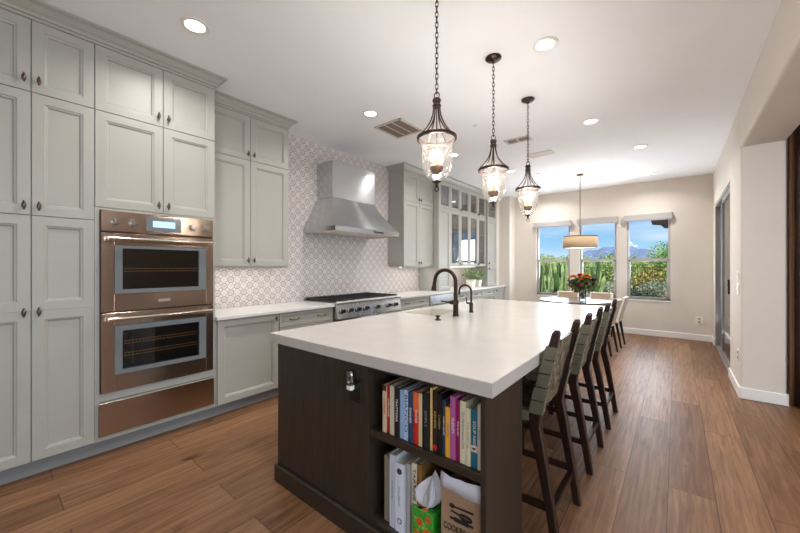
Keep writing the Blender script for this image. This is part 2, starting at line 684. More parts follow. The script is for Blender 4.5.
def tile_mat():
    """checkerboard of ringed rosettes and crosses, in the wall plane (Y,Z)"""
    m = bpy.data.materials.new('patterned rosette tile')
    m.use_nodes = True
    N, L = m.node_tree.nodes, m.node_tree.links
    b = N['Principled BSDF']
    b.inputs['Roughness'].default_value = 0.5
    t = N.new('ShaderNodeTexCoord')
    sp = N.new('ShaderNodeSeparateXYZ')
    L.new(t.outputs['Object'], sp.inputs[0])

    def M(op, a, bb=None, c=None):
        n = N.new('ShaderNodeMath')
        n.operation = op
        for i, v in enumerate((a, bb, c)):
            if v is None:
                continue
            if isinstance(v, (int, float)):
                n.inputs[i].default_value = v
            else:
                L.new(v, n.inputs[i])
        return n.outputs[0]
    s = 1 / 0.0715
    u = M('MULTIPLY', sp.outputs[1], s)
    v = M('MULTIPLY', sp.outputs[2], s)
    u = M('ADD', u, 100.0)
    v = M('ADD', v, 100.0)
    fu, fv = M('FLOOR', u), M('FLOOR', v)
    chk = M('MODULO', M('ADD', fu, fv), 2.0)
    du = M('SUBTRACT', M('SUBTRACT', u, fu), 0.5)
    dv = M('SUBTRACT', M('SUBTRACT', v, fv), 0.5)
    rad = M('SQRT', M('ADD', M('MULTIPLY', du, du), M('MULTIPLY', dv, dv)))

    def band(x, c, w):   # 1 near c
        return M('LESS_THAN', M('ABSOLUTE', M('SUBTRACT', x, c)), w)
    ring = band(rad, 0.45, 0.045)
    ring2 = band(rad, 0.22, 0.03)
    dot = M('LESS_THAN', rad, 0.07)
    circ = M('MAXIMUM', M('MAXIMUM', ring, M('MULTIPLY', ring2, 0.5)), M('MULTIPLY', dot, 0.9))
    # cross cell : arcs from the four corners
    au, av = M('ABSOLUTE', du), M('ABSOLUTE', dv)
    cu_, cv_ = M('SUBTRACT', au, 0.5), M('SUBTRACT', av, 0.5)
    rc = M('SQRT', M('ADD', M('MULTIPLY', cu_, cu_), M('MULTIPLY', cv_, cv_)))
    arc = band(rc, 0.27, 0.035)
    cd = M('LESS_THAN', M('MAXIMUM', au, av), 0.07)
    crs = M('MAXIMUM', M('MULTIPLY', arc, 0.9), M('MULTIPLY', cd, 0.6))
    sel = M('ADD', M('MULTIPLY', circ, chk), M('MULTIPLY', crs, M('SUBTRACT', 1.0, chk)))
    # circle fill slightly darker than the crosses
    fill = M('MULTIPLY', M('MULTIPLY', M('LESS_THAN', rad, 0.42), chk), 0.05)
    fac = M('MINIMUM', M('ADD', M('MULTIPLY', sel, 0.95), fill), 1.0)
    mx = N.new('ShaderNodeMixRGB')
    mx.inputs[1].default_value = (*lin((210, 202, 199)), 1)
    mx.inputs[2].default_value = (*lin((118, 98, 94)), 1)
    L.new(fac, mx.inputs[0])
    L.new(mx.outputs[0], b.inputs['Base Color'])
    return m


M_floor = floor_mat()
M_tile = tile_mat()

# ================================================================== room shell
CEIL = 3.05
XW = -3.82          # left wall plane
YF = 8.35           # far wall plane
XR = 0.52           # right wall plane
XR2 = 0.85          # its other side
fl = MB().box(XW - .15, -3.2, -0.12, 5.5, YF + .15, 0).build('floor', M_floor)
fl.location = (0, 0, 0)
for v in fl.data.vertices:
    pass
_o = fl
_c = Vector(((XW - .15 + 5.5) / 2, (-3.2 + YF + .15) / 2, -0.12))
fl.data.transform(Matrix.Translation(_c))
struct(fl)
struct(MB().box(XW - .15, -3.2, CEIL, 5.5, YF + .15, CEIL + .12).build('ceiling', M_ceil))
struct(MB().box(XW - .15, -3.2, 0, XW, YF, CEIL).build('wall_left', M_wall))
struct(MB().box(XW - .15, -3.35, 0, .8, -3.2, CEIL).box(.8, -3.35, 2.65, 4.4, -3.2, CEIL).box(4.4, -3.35, 0, 5.65, -3.2, CEIL).build('wall_rear', M_wall))  # unseen rear wall; its opening is added for the fill lamp

# far wall with three window openings
WIN = [(-2.585, -1.855), (-1.66, -0.965), (-0.79, -0.085)]
WZ0, WZ1 = 0.70, 2.40
wb_ = MB()
xs = [XW]
for a_, b_ in WIN:
    xs += [a_, b_]
xs.append(XR2)
for i in range(0, len(xs), 2):
    wb_.box(xs[i], YF, 0, xs[i + 1], YF + .15, CEIL)
for a_, b_ in WIN:
    wb_.box(a_, YF, 0, b_, YF + .15, WZ0)
    wb_.box(a_, YF, WZ1, b_, YF + .15, CEIL)
struct(wb_.build('wall_far', M_wall))
# stub closing the cabinet alcove
struct(MB().box(XW, 7.95, 0, -3.08, YF, CEIL).build('wall_alcove', M_wall))

# right wall with the slider opening, bullnosed pier corner
SY0, SY1, SZ = 5.86, 7.97, 2.43


def rounded_pier(x0, x1, y0, y1, z0, z1, r, corners):
    pts = []
    base = [(x0, y0), (x1, y0), (x1, y1), (x0, y1)]
    arcs = [(PI, 1.5 * PI), (1.5 * PI, 2 * PI), (0, .5 * PI), (.5 * PI, PI)]
    cs = [(x0 + r, y0 + r), (x1 - r, y0 + r), (x1 - r, y1 - r), (x0 + r, y1 - r)]
    for i in range(4):
        if i in corners:
            a0, a1 = arcs[i]
            for k in range(7):
                t = a0 + (a1 - a0) * k / 6
                pts.append((cs[i][0] + r * math.cos(t), cs[i][1] + r * math.sin(t)))
        else:
            pts.append(base[i])
    return pts


wr = MB()
wr.prism(rounded_pier(XR, XR2, 4.98, SY0, 0, CEIL, 0.025, (0, 1)), 'z', 0, CEIL)
wr.box(XR, SY0, SZ, XR2, SY1, CEIL)
wr.box(XR, SY1, 0, XR2, YF, CEIL)
# header over the wide opening
hd = []
r_ = 0.03
for cx_, a0 in ((XR + r_, PI), (XR2 - r_, 1.5 * PI)):
    for k in range(7):
        t = a0 + .5 * PI * k / 6
        hd.append((cx_ + r_ * math.cos(t), 2.605 + r_ + r_ * math.sin(t)))
hd += [(XR2, CEIL), (XR, CEIL)]
wr.prism(hd, 'y', -3.2, 5.0)
struct(wr.build('wall_right', M_wall, smooth=True))
# living room beyond
lw = MB()
lw.box(XR2, 5.05, 0, 1.15, 5.2, CEIL).box(3.4, 5.05, 0, 5.5, 5.2, CEIL).box(1.15, 5.05, 2.6, 3.4, 5.2, CEIL)
struct(lw.build('wall_living', M_wall))
lw = MB()
lw.box(5.5, -3.2, 0, 5.65, -2.95, CEIL).box(5.5, .95, 0, 5.65, 5.2, CEIL).box(5.5, -2.95, 2.7, 5.65, .95, CEIL)
struct(lw.build('wall_living_outer', mat('brown reflection wall', (128, 96, 72), .85)))  # unseen wall, coloured brown for the oven steel to reflect
struct(MB().box(.8, -3.29, 0, 4.4, -3.275, 2.65).build('window_6', M_glass))  # unseen pane added to go with the rear fill lamp
struct(MB().box(1.15, 5.10, 0, 3.4, 5.115, 2.6).build('window_4', M_glass))
struct(MB().box(5.56, -2.95, 0, 5.575, .95, 2.7).build('window_5', M_glass))  # unseen pane added to go with the living room fill lamp


def baseboard(name, boxes):
    mb = MB()
    for x0, y0, x1, y1 in boxes:
        mb.cbox(x0, y0, 0, x1, y1, 0.115, 0.006)
    return struct(mb.build(name, M_trim))


baseboard('baseboard_far', [(-3.08, YF - .016, XR, YF)])
baseboard('baseboard_alcove', [(-3.08, 7.95, -3.064, YF)])
baseboard('baseboard_right', [(XR - .016, SY1, XR, YF), (XR - .016, 4.964, XR, SY0)])
baseboard('baseboard_pier', [(XR, 4.964, XR2 + .016, 4.98)])
baseboard('baseboard_living', [(XR2, 4.98, XR2 + .016, 5.05), (XR2, 5.034, 5.5, 5.05)])

# tile on the range wall
struct(MB().box(XW, 1.33, 0.90, XW + .012, 4.39, CEIL).box(XW, 4.39, 0.90, XW + .012, 7.95, 1.40).build('wall_tile', M_tile))

# windows
for i, (a_, b_) in enumerate(WIN):
    z0, z1, zm = WZ0, 2.40, 1.50
    w = struct_empty('window_%d' % (i + 1), ((a_ + b_) / 2, YF + .09, z0))
    f = MB()
    fw = .035
    y0, y1 = YF + .05, YF + .11
    f.box(a_, y0, z0, a_ + fw, y1, z1).box(b_ - fw, y0, z0, b_, y1, z1).box(a_, y0, z0, b_, y1, z0 + fw).box(a_, y0, z1 - fw, b_, y1, z1)
    f.box(a_ + fw, y0 - .012, zm - .028, b_ - fw, y1, zm + .028)
    f.box(a_ + fw, y0 - .012, z0 + fw, a_ + fw + .022, y1 - .02, zm).box(b_ - fw - .022, y0 - .012, z0 + fw, b_ - fw, y1 - .02, zm)
    f.box(a_ + fw, y0 - .012, z0 + fw, b_ - fw, y1 - .02, z0 + fw + .025)
    f.build('window_frame', M_wframe, w)
    MB().box(a_ + fw, y0 + .03, z0 + fw, b_ - fw, y0 + .036, z1 - fw).build('window_pane', M_glass, w)
    MB().cbox(a_ - .01, YF - .012, z0 - .025, b_ + .01, YF + .05, z0, .004).build('window_sill', M_trim, w)
labs = ['pale grey roller shade cassette above the cactus window', 'pale grey shade cassette above the window behind the drum lamp',
        'pale grey shade cassette above the window nearest the sliding door']
for i, (a_, b_) in enumerate(WIN):
    v = thing('shade_cassette', labs[i], 'window shade', ((a_ + b_) / 2, YF - .05, 2.285), 'roller shade cassettes over the dining windows')
    MB().cbox(a_ - .035, YF - .095, 2.285, b_ + .035, YF - .002, 2.40, .006).build('cassette', M_valance, v)
    MB().cyl((a_ + .01, YF - .04, 2.283), (b_ - .01, YF - .04, 2.283), .014, n=10).build('bottom_bar', M_valance, v)

# sliding door
d = struct_empty('door_1', (XR + .10, (SY0 + SY1) / 2, 0))
M_doorglass = glass_mat('sliding door glass', (0.9, 0.92, 0.92), 1.0, base=0.05)
M_alu = mat('grey aluminium', (150, 148, 148), 0.4, 0.4)
f = MB()
f.box(XR + .004, SY0, SZ - .05, XR + .12, SY1, SZ).box(XR + .004, SY0, 0, XR + .12, SY1, .018)
f.box(XR + .004, SY0, 0, XR + .12, SY0 + .035, SZ).box(XR + .004, SY1 - .035, 0, XR + .12, SY1, SZ)
f.build('door_frame', M_alu, d)
mid = (SY0 + SY1) / 2 + .1
for (p0, p1, xx) in ((SY0 + .035, mid + .03, XR + .012), (mid - .03, SY1 - .035, XR + .060)):
    g = MB()
    g.box(xx, p0, .018, xx + .035, p0 + .06, SZ - .05).box(xx, p1 - .06, .018, xx + .035, p1, SZ - .05)
    g.box(xx, p0, .018, xx + .035, p1, .10).box(xx, p0, SZ - .12, xx + .035, p1, SZ - .05)
    lf = g.build('door_leaf', M_alu, d)
    MB().box(xx + .014, p0 + .06, .10, xx + .02, p1 - .06, SZ - .12).build('door_pane', M_doorglass, lf)
MB().cbox(XR - .018, SY0 + .052, 1.02, XR + .012, SY0 + .072, 1.20, .005).build('door_handle', M_black, d)

# living room curtain, deep vertical folds, brown with gold bands
M_curt = bpy.data.materials.new('brown satin drape')
M_curt.use_nodes = True
_N, _L = M_curt.node_tree.nodes, M_curt.node_tree.links
_b = _N['Principled BSDF']
_b.inputs['Roughness'].default_value = 0.5
_t = _N.new('ShaderNodeTexCoord')
_w = _N.new('ShaderNodeTexWave')
_w.bands_direction = 'X'
_w.inputs['Scale'].default_value = 3.2
_w.inputs['Distortion'].default_value = 0.6
_L.new(_t.outputs['Object'], _w.inputs[0])
_r = _N.new('ShaderNodeValToRGB')
_r.color_ramp.elements[0].position = 0.55
_r.color_ramp.elements[0].color = (*lin((44, 28, 20)), 1)
_r.color_ramp.elements[1].position = 0.85
_r.color_ramp.elements[1].color = (*lin((130, 95, 60)), 1)
_L.new(_w.outputs[0], _r.inputs[0])
_L.new(_r.outputs[0], _b.inputs['Base Color'])
pts = []
n = 150
for i in range(n + 1):
    u = i / n
    x = 0.856 + u * 1.0
    pts.append((x + .010 * abs(math.sin(u * 60)), 4.955 + .035 * math.sin(u * 2 * PI * 11) + .01 * math.sin(u * 39)))
rings = []
for z, k in ((0.012, 1.12), (.5, 1.04), (1.3, 1.0), (2.2, .96), (2.78, .92)):
    rings.append([((p[0] - .856) * k + .856, p[1], z) for p in pts])
o = MB().loft(rings, closed_ring=False).build('curtain', M_curt, smooth=True, fix=False, solid=.004)
tag(o, 'brown and gold floor length curtain in the living room beyond the pier', 'curtain')
o = thing('curtain_rod', 'dark bronze curtain rod above the brown curtain', 'curtain rod', (2.2, 4.95, 2.8))
MB().cyl((0.91, 4.955, 2.8), (3.6, 4.955, 2.8), .016).build('rod', M_bronze, o, smooth=True)
MB().sphere((3.62, 4.955, 2.8), .035).build('finial', M_bronze, o, smooth=True)
for bx in (1.0, 3.4):
    MB().box(bx, 4.955, 2.79, bx + .03, 5.05, 2.81).build('bracket', M_bronze, o)


# wall plates
M_plate = mat('plate insert grey', (150, 146, 142), .5)
def plate(name, label, cat, c, nrm, w=.075, h=.12, kind='outlet'):
    o = thing(name, label, cat, c)
    x, y, z = c
    m1, subs = MB(), []
    if nrm == 'Y':     # facing -Y
        m1.cbox(x - w / 2, y - .007, z - h / 2, x + w / 2, y, z + h / 2, .003)
        for dz in (-.028, .028):
            subs.append(MB().cbox(x - .018, y - .010, z + dz - .016, x + .018, y - .006, z + dz + .016, .002))
    else:              # facing -X
        m1.cbox(x - .007, y - w / 2, z - h / 2, x, y + w / 2, z + h / 2, .003)
        if kind == 'outlet':
            for dz in (-.028, .028):
                subs.append(MB().cbox(x - .010, y - .018, z + dz - .016, x - .006, y + .018, z + dz + .016, .002))
        else:
            k = max(1, int(w / .05))
            for q in range(k):
                yy = y - w / 2 + (q + .5) * w / k
                subs.append(MB().cbox(x - .011, yy - .015, z - .034, x - .006, yy + .015, z + .034, .002))
    m1.build('cover_plate', M_white, o)
    for m2 in subs:
        m2.build('socket' if kind == 'outlet' else 'rocker', M_plate if kind == 'outlet' else M_white, o)
    return o


plate('wall_outlet', 'white outlet plate low on the window wall', 'outlet', (0.33, YF, 0.375), 'Y', .10, .14)
plate('wall_outlet', 'white outlet plate low on the white wall edge beside the pier', 'outlet', (XR, 5.12, 0.42), 'X')
plate('light_switch', 'white rocker switch plate on the wall edge beside the sliding door', 'light switch', (XR, 5.12, 1.13), 'X', .12, .12, 'switch')
plate('thermostat', 'small white keypad above the rocker switches beside the sliding door', 'keypad', (XR, 5.12, 1.27), 'X', .07, .10, 'switch')


# ceiling fittings
def recessed(x, y, label):
    o = thing('recessed_light', label, 'ceiling light', (x, y, CEIL), 'recessed ceiling lights')
    MB().lathe([(.062, CEIL - .001), (.090, CEIL - .001), (.090, CEIL - .007), (.067, CEIL - .010), (.062, CEIL - .006)], x, y, 32, True).build('trim_ring', M_white, o, smooth=True)
    MB().lathe([(.0005, CEIL - .0045), (.064, CEIL - .0045), (.064, CEIL - .003), (.0005, CEIL - .003)], x, y, 32).build('lens', M_lens, o)
    ld = bpy.data.lights.new('recessed lamp', 'AREA')
    ld.shape = 'DISK'
    ld.size = .13
    ld.energy = LAMP_W
    ld.color = (1.0, 0.97, 0.92)
    ld.spread = math.radians(150)
    lo = bpy.data.objects.new('lamp', ld)
    COL.objects.link(lo)
    lo.parent = o
    lo.location = (0, 0, -.016)
    return o


for x, y, lb in [(-2.61, .95, 'round recessed ceiling light in front of the double oven cabinet'),
                 (-2.61, 2.71, 'round recessed ceiling light beside the three slot vent'),
                 (-2.61, 4.5, 'round recessed ceiling light seen behind the glass of the largest pendant'),
                 (-2.27, 5.9, 'small recessed ceiling light seen just behind the middle pendant ring'),
                 (-2.27, 7.75, 'small recessed ceiling light seen beside the ring of the third lantern'),
                 (-.77, 2.70, 'largest recessed ceiling light, in front of the row of lanterns'),
                 (-.77, 4.46, 'second recessed ceiling light from the camera over the stool aisle'),
                 (-.39, 5.84, 'third recessed ceiling light over the stool aisle'),
                 (-.39, 7.65, 'farthest recessed ceiling light, nearest the window wall'),
                 (-.77, .95, 'recessed ceiling light over the bookshelf end of the island'),
                 (2.2, 2.7, 'unseen recessed light added in the living room nearer the pier'),
                 (2.2, -.4, 'unseen recessed light added in the living room toward the rear wall')]:  # living room pair is out of view, added for bounce light
    recessed(x, y, lb)

M_vent = mat('white painted grille', (214, 206, 198), .5)
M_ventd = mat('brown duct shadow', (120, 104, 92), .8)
for (x0, y0, x1, y1, nsl, lb) in [(-2.84, 3.0, -2.43, 3.46, 3, 'square ceiling vent with three dark slots beside the recessed light'),
                                  (-1.80, 4.42, -1.47, 4.60, 2, 'small ceiling vent seen between the second and third lanterns'),
                                  (-1.75, 5.18, -1.40, 5.38, 1, 'pale flat ceiling vent beside the chain of the third lantern')]:
    o = thing('ceiling_vent', lb, 'ceiling vent', ((x0 + x1) / 2, (y0 + y1) / 2, CEIL), 'ceiling vents')
    f = MB()
    fw = .03
    f.box(x0, y0, CEIL - .008, x1, y0 + fw, CEIL - .001).box(x0, y1 - fw, CEIL - .008, x1, y1, CEIL - .001)
    f.box(x0, y0, CEIL - .008, x0 + fw, y1, CEIL - .001).box(x1 - fw, y0, CEIL - .008, x1, y1, CEIL - .001)
    for k in range(1, nsl):
        xx = x0 + fw + (x1 - x0 - 2 * fw) * k / nsl
        f.box(xx - .008, y0, CEIL - .008, xx + .008, y1, CEIL - .001)
    f.build('vent_frame', M_vent, o)
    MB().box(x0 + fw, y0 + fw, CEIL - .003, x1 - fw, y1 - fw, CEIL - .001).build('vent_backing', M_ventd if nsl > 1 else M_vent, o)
    s_ = MB()
    k = int((x1 - x0) / .022)
    for q in range(k):
        xx = x0 + fw + (q + .5) * (x1 - x0 - 2 * fw) / k
        s_.box(xx - .003, y0 + fw, CEIL - .007, xx + .004, y1 - fw, CEIL - .004)
    s_.build('louvre', mat('grey louvre', (150, 135, 122), .6) if nsl > 1 else M_vent, o)
for x, y, lb in ((-1.86, 3.74, 'tiny white ceiling disc between the first two lanterns'), (-1.93, 6.37, 'tiny white ceiling disc beyond the third lantern')):
    o = MB().lathe([(.0005, CEIL - .012), (.03, CEIL - .010), (.036, CEIL - .001)], x, y, 20).build('sprinkler_cover', M_white)
    tag(o, lb, 'sprinkler cover')

# ================================================================== cabinet helpers
STILE = .058


def panel_front(mb, xf, y0, y1, z0, z1, stile=STILE, t=.020, glass=False):
    """door or drawer front facing +X with a moulded recessed panel"""
    def ring(x, i):
        return [(x, y0 + i, z0 + i), (x, y1 - i, z0 + i), (x, y1 - i, z1 - i), (x, y0 + i, z1 - i)]
    rs = [ring(xf - t, 0), ring(xf - .002, 0), ring(xf, .002), ring(xf, stile), ring(xf - .005, stile + .002), ring(xf - .008, stile + .012), ring(xf - .017, stile + .018)]
    if glass:
        rs += [ring(xf - t, stile + .017)]
    vs = [p for r in rs for p in r]
    fs = []
    for i in range(len(rs) - 1):
        for j in range(4):
            fs.append((i * 4 + j, i * 4 + (j + 1) % 4, (i + 1) * 4 + (j + 1) % 4, (i + 1) * 4 + j))
    if glass:
        k = len(rs) - 1
        for j in range(4):
            fs.append((k * 4 + j, k * 4 + (j + 1) % 4, (j + 1) % 4, j))
    else:
        k = (len(rs) - 1) * 4
        fs += [(k, k + 1, k + 2, k + 3), (3, 2, 1, 0)]
    mb.add(vs, fs)


def knob(parent, xf, y, z):
    mb = MB()
    mb.cyl((xf - .001, y, z), (xf + .004, y, z), .009, .008, 12)
    mb.cyl((xf + .004, y, z), (xf + .020, y, z), .0045, .0045, 10)
    mb.sphere((xf + .025, y, z), .015, 12, 9, (.6, .72, 1.5))
    mb.sphere((xf + .025, y, z + .024), .006, 8, 6)
    mb.sphere((xf + .025, y, z - .024), .006, 8, 6)
    return mb.build('knob', M_bronze_l, parent, smooth=True)


def pull(parent, xf, y, z, w=.105):
    mb = MB()
    pts = []
    for i in range(11):
        u = i / 10
        pts.append((xf + .006 + .024 * math.sin(PI * u) ** .6, y - w / 2 + w * u, z - .006 * math.sin(PI * u)))
    mb.tube(pts, .005, 8)
    mb.cyl((xf - .001, y - w / 2, z), (xf + .01, y - w / 2, z), .008, n=10)
    mb.cyl((xf - .001, y + w / 2, z), (xf + .01, y + w / 2, z), .008, n=10)
    return mb.build('pull', M_bronze_l, parent, smooth=True)


def door(cab, xf, y0, y1, z0, z1, k=None, glass=False, name='door'):
    g = .002
    mb = MB()
    panel_front(mb, xf, y0 + g, y1 - g, z0 + g, z1 - g, glass=glass, stile=.045 if glass else STILE)
    d = mb.build(name, M_paint, cab)
    if glass:
        i = .055
        MB().box(xf - .014, y0 + i, z0 + i, xf - .010, y1 - i, z1 - i).build('pane', M_cabglass, d)
    if k:
        knob(d, xf, k[0], k[1])
    return d


def drawer(cab, xf, y0, y1, z0, z1, pulls=()):
    g = .002
    mb = MB()
    panel_front(mb, xf, y0 + g, y1 - g, z0 + g, z1 - g, stile=.030)
    d = mb.build('drawer', M_paint, cab)
    for y in pulls:
        pull(d, xf, y, (z0 + z1) / 2)
    return d


def crown(cab, stations, z0=2.95, z1=CEIL - .002, p=.075):
    prof = [(0, z0), (.012, z0 + .004), (.014, z0 + .020), (.030, z0 + .034), (.050, z0 + .060), (.060, z1 - .018), (p, z1 - .012), (p, z1)]
    rings = []
    for (x, y, ox, oy) in stations:
        rings.append([(x + ox * o_, y + oy * o_, z) for o_, z in prof] + [(x - ox * .01, y - oy * .01, z1), (x - ox * .01, y - oy * .01, z0)])
    return MB().loft(rings).build('crown_moulding', M_paint, cab)


Z1, Z2, Z3, Z4 = .114, 1.693, 2.482, 2.945
GAP = .004

# ---- pantry cabinets
XO = -3.20
WALLX = XW + .012


def pantry(y0, ym, y1, label):
    c = thing('pantry_cabinet', label, 'cabinet', ((XO + XW) / 2, (y0 + y1) / 2, 0), 'tall pantry cabinets beside the ovens')
    mb = MB()
    mb.box(WALLX, y0, Z1, XO - .022, y1, CEIL - .01)
    mb.box(WALLX, y0, 0, XO - .075, y1, Z1)
    mb.build('cabinet_body', M_paint, c)
    MB().box(XO - .022, y0, Z4 + .002, XO, y1, Z4 + .03).build('frieze', M_paint, c)
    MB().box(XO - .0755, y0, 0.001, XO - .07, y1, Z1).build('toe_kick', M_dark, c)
    for (a, b, ky) in ((y0, ym, ym - .035), (ym, y1, ym + .035)):
        door(c, XO, a, b, Z1, Z2, (ky, 1.08))
        door(c, XO, a, b, Z2, Z3, (ky, Z2 + .06))
        door(c, XO, a, b, Z3, Z4, (ky, Z3 + .075))
    crown(c, [(XO, y0, 1, 0), (XO, y1, 1, 0)], z0=2.965)
    return c


# the tall lower doors carry a mid rail: build as two panels in one front
def tall_door(cab, y0, y1, z0, z1, zm, k):
    g = .002
    mb = MB()
    panel_front(mb, XO, y0 + g, y1 - g, z0 + g, zm)
    panel_front(mb, XO, y0 + g, y1 - g, zm, z1 - g)
    d = mb.build('door', M_paint, cab)
    knob(d, XO, *k)
    return d


def pantry2(y0, ym, y1, label):
    c = thing('pantry_cabinet', label, 'cabinet', ((XO + XW) / 2, (y0 + y1) / 2, 0), 'tall pantry cabinets beside the ovens')
    mb = MB()
    mb.box(WALLX, y0, Z1, XO - .022, y1, CEIL - .01)
    mb.build('cabinet_body', M_paint, c)
    MB().box(XO - .022, y0, Z4 + .002, XO, y1, Z4 + .03).build('frieze', M_paint, c)
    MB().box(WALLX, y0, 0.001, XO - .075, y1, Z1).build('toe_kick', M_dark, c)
    for (a, b, ky) in ((y0, ym, ym - .033), (ym, y1, ym + .033)):
        tall_door(c, a, b, Z1, Z2, 1.08, (ky, 1.075))
        door(c, XO, a, b, Z2, Z3, (ky, Z2 + .06))
        door(c, XO, a, b, Z3, Z4, (ky, Z3 + .075))
    crown(c, [(XO, y0, 1, 0), (XO, y1, 1, 0)], z0=2.965)
    return c


pantry2(-.10, .21, .516, 'sage green full height pantry cabinet adjoining the double ovens')
pantry2(-.72, -.41, -.10, 'sage green full height pantry cabinet at the end of the run')

# ---- oven cabinet
Y0, Y1 = .516, 1.327
YM = (Y0 + Y1) / 2 + .01
c = thing('oven_cabinet', 'sage green cabinet surrounding the stainless double ovens', 'cabinet', ((XO + XW) / 2, (Y0 + Y1) / 2, 0))
mb = MB()
mb.box(WALLX, Y0, 1.79, XO - .022, Y1, CEIL - .01)
mb.box(WALLX, Y0, Z1, XO - .35, Y1, 1.79)
mb.box(XO - .35, Y0, Z1, XO - .003, .542, 1.79).box(XO - .35, 1.308, Z1, XO - .003, Y1, 1.79)
mb.box(XO - .35, .542, .392, XO - .003, 1.308, .45).box(XO - .35, .542, Z1, XO - .003, 1.308, .145)
mb.box(XO - .35, .542, 1.775, XO - .003, 1.308, 1.79)
mb.build('cabinet_body', M_paint, c)
MB().box(XO - .022, Y0, Z4 + .002, XO, Y1, Z4 + .03).build('frieze', M_paint, c)
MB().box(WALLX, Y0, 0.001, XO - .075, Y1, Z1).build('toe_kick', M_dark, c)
ZO = 1.79
for (a, b, ky) in ((Y0, YM, YM - .033), (YM, Y1, YM + .033)):
    door(c, XO, a, b, ZO, Z3, (ky, ZO + .06))
    door(c, XO, a, b, Z3, Z4, (ky, Z3 + .075))
crown(c, [(XO, Y0, 1, 0), (XO, Y1, 1, 1), (XW, Y1, 0, 1)], z0=2.965)

# ---- double wall oven
ov = thing('double_wall_oven', 'stainless steel double wall oven with glowing blue display', 'oven', (XO, .925, .45))
OX = XO + .022
MB().box(XO - .34, .546, .455, XO - .002, 1.304, 1.774).build('oven_body', M_black, ov)
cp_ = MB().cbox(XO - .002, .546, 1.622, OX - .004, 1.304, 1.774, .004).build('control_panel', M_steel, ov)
MB().cbox(OX - .005, .812, 1.643, OX - .002, 1.052, 1.752, .001).build('display_panel', M_ovframe, cp_)
MB().cbox(OX - .003, .857, 1.675, OX - .001, 1.008, 1.722, .0005).build('display', M_display, cp_)
for y in (.625, .732, 1.140, 1.243):
    k = MB()
    k.cyl((OX + .000, y, 1.695), (OX + .034, y, 1.695), .023, .020, 24)
    k.box(OX + .033, y - .003, 1.680, OX + .037, y + .003, 1.713)
    k.build('knob', M_steel_b, cp_, smooth=True)
    MB().cyl((OX - .005, y, 1.695), (OX + .0005, y, 1.695), .029, .028, 24).build('knob_bezel', M_ovframe, cp_, smooth=True)
for (z0, z1, hz, f0, f1, g0, g1, racks) in ((1.037, 1.610, 1.568, 1.165, 1.522, 1.197, 1.500, (1.33,)),
                                     (.455, 1.028, .985, .575, .932, .607, .893, (.70, .79))):
    # door is a frame with a real window so the racks read
    dm = MB()
    dm.cbox(XO - .002, .546, z0, OX, .622, z1, .003).cbox(XO - .002, 1.244, z0, OX, 1.304, z1, .003)
    dm.cbox(XO - .002, .620, z0, OX, 1.246, f0, .003).cbox(XO - .002, .620, f1, OX, 1.246, z1, .003)
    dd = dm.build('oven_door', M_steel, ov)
    fm = MB()
    fm.box(XO - .002, .622, f0, OX + .001, .668, f1).box(XO - .002, 1.190, f0, OX + .001, 1.244, f1)
    fm.box(XO - .002, .668, f0, OX + .001, 1.190, g0).box(XO - .002, .668, g1, OX + .001, 1.190, f1)
    fm.build('window_surround', M_ovframe, dd)
    MB().box(XO + .006, .668, g0, XO + .012, 1.190, g1).build('window_glass', glass_mat('smoked oven glass', (.85, .82, .78), .8, base=.02), dd)
    rk = MB()
    rk.box(XO - .001, .668, g0, XO + .0005, 1.190, g1)
    rk.build('oven_interior', M_black, dd)
    rk = MB()
    for rz in racks:
        for q in range(2):
            zz = rz + .022 * q
            rk.tube([(XO + .003, .68, zz), (XO + .003, 1.18, zz)], .0018, 6)
        for q in range(22):
            yy = .69 + q * .0225
            rk.tube([(XO + .003, yy, rz), (XO + .003, yy, rz + .022)], .0012, 5)
    rk.build('oven_rack', mat('dull rack wire', (190, 150, 112), .5, .3), dd)
    h = MB()
    h.cyl((OX + .048, .585, hz), (OX + .048, 1.268, hz), .0125, n=16)
    for yy in (.605, 1.248):
        h.cyl((OX + .048, yy - .028, hz), (OX + .048, yy + .028, hz), .0165, n=16)
        h.cyl((OX - .001, yy, hz), (OX + .048, yy, hz), .011, n=12)
    h.build('handle', M_steel_b, dd, smooth=True)
MB().cbox(OX - .001, .895, 1.088, OX + .003, .975, 1.110, .001).build('badge', M_steel_b, ov)

# ---- warming drawer
wd = thing('warming_drawer', 'stainless warming drawer under the double ovens', 'warming drawer', (XO, .925, .15))
MB().box(XO - .34, .548, .150, XO - .002, 1.302, .388).build('drawer_box', M_black, wd)
MB().cbox(XO - .002, .534, .150, OX, 1.312, .380, .004).build('drawer_front', M_steel, wd)
MB().cbox(XO - .002, .534, .381, OX + .018, 1.312, .390, .002).build('handle', M_steel_b, wd)

# ---- left base run
XB = -3.195
COUNTER = .916


def base_body(c, y0, y1):
    MB().box(WALLX, y0, Z1, XB - .022, y1, COUNTER - .032).build('cabinet_body', M_paint, c)
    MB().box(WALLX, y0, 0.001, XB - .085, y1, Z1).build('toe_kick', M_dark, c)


c = thing('base_cabinet', 'sage base cabinet with one large panelled door beside the ovens', 'cabinet', (-3.5, 1.65, 0))
base_body(c, 1.327, 1.957)
door(c, XB, 1.345, 1.955, Z1, .880, (1.915, .835))
c = thing('drawer_cabinet', 'sage drawer cabinet between the large door and the range', 'cabinet', (-3.5, 2.32, 0))
base_body(c, 1.957, 2.676)
for z0, z1 in ((.725, .880), (.42, .722), (Z1, .417)):
    drawer(c, XB, 1.960, 2.672, z0, z1, (2.14, 2.50))
o = MB().cbox(WALLX, 1.329, COUNTER - .032, XB + .03, 2.676, COUNTER, .003).build('countertop', M_quartz2)
tag(o, 'white quartz countertop between the ovens and the range', 'countertop')

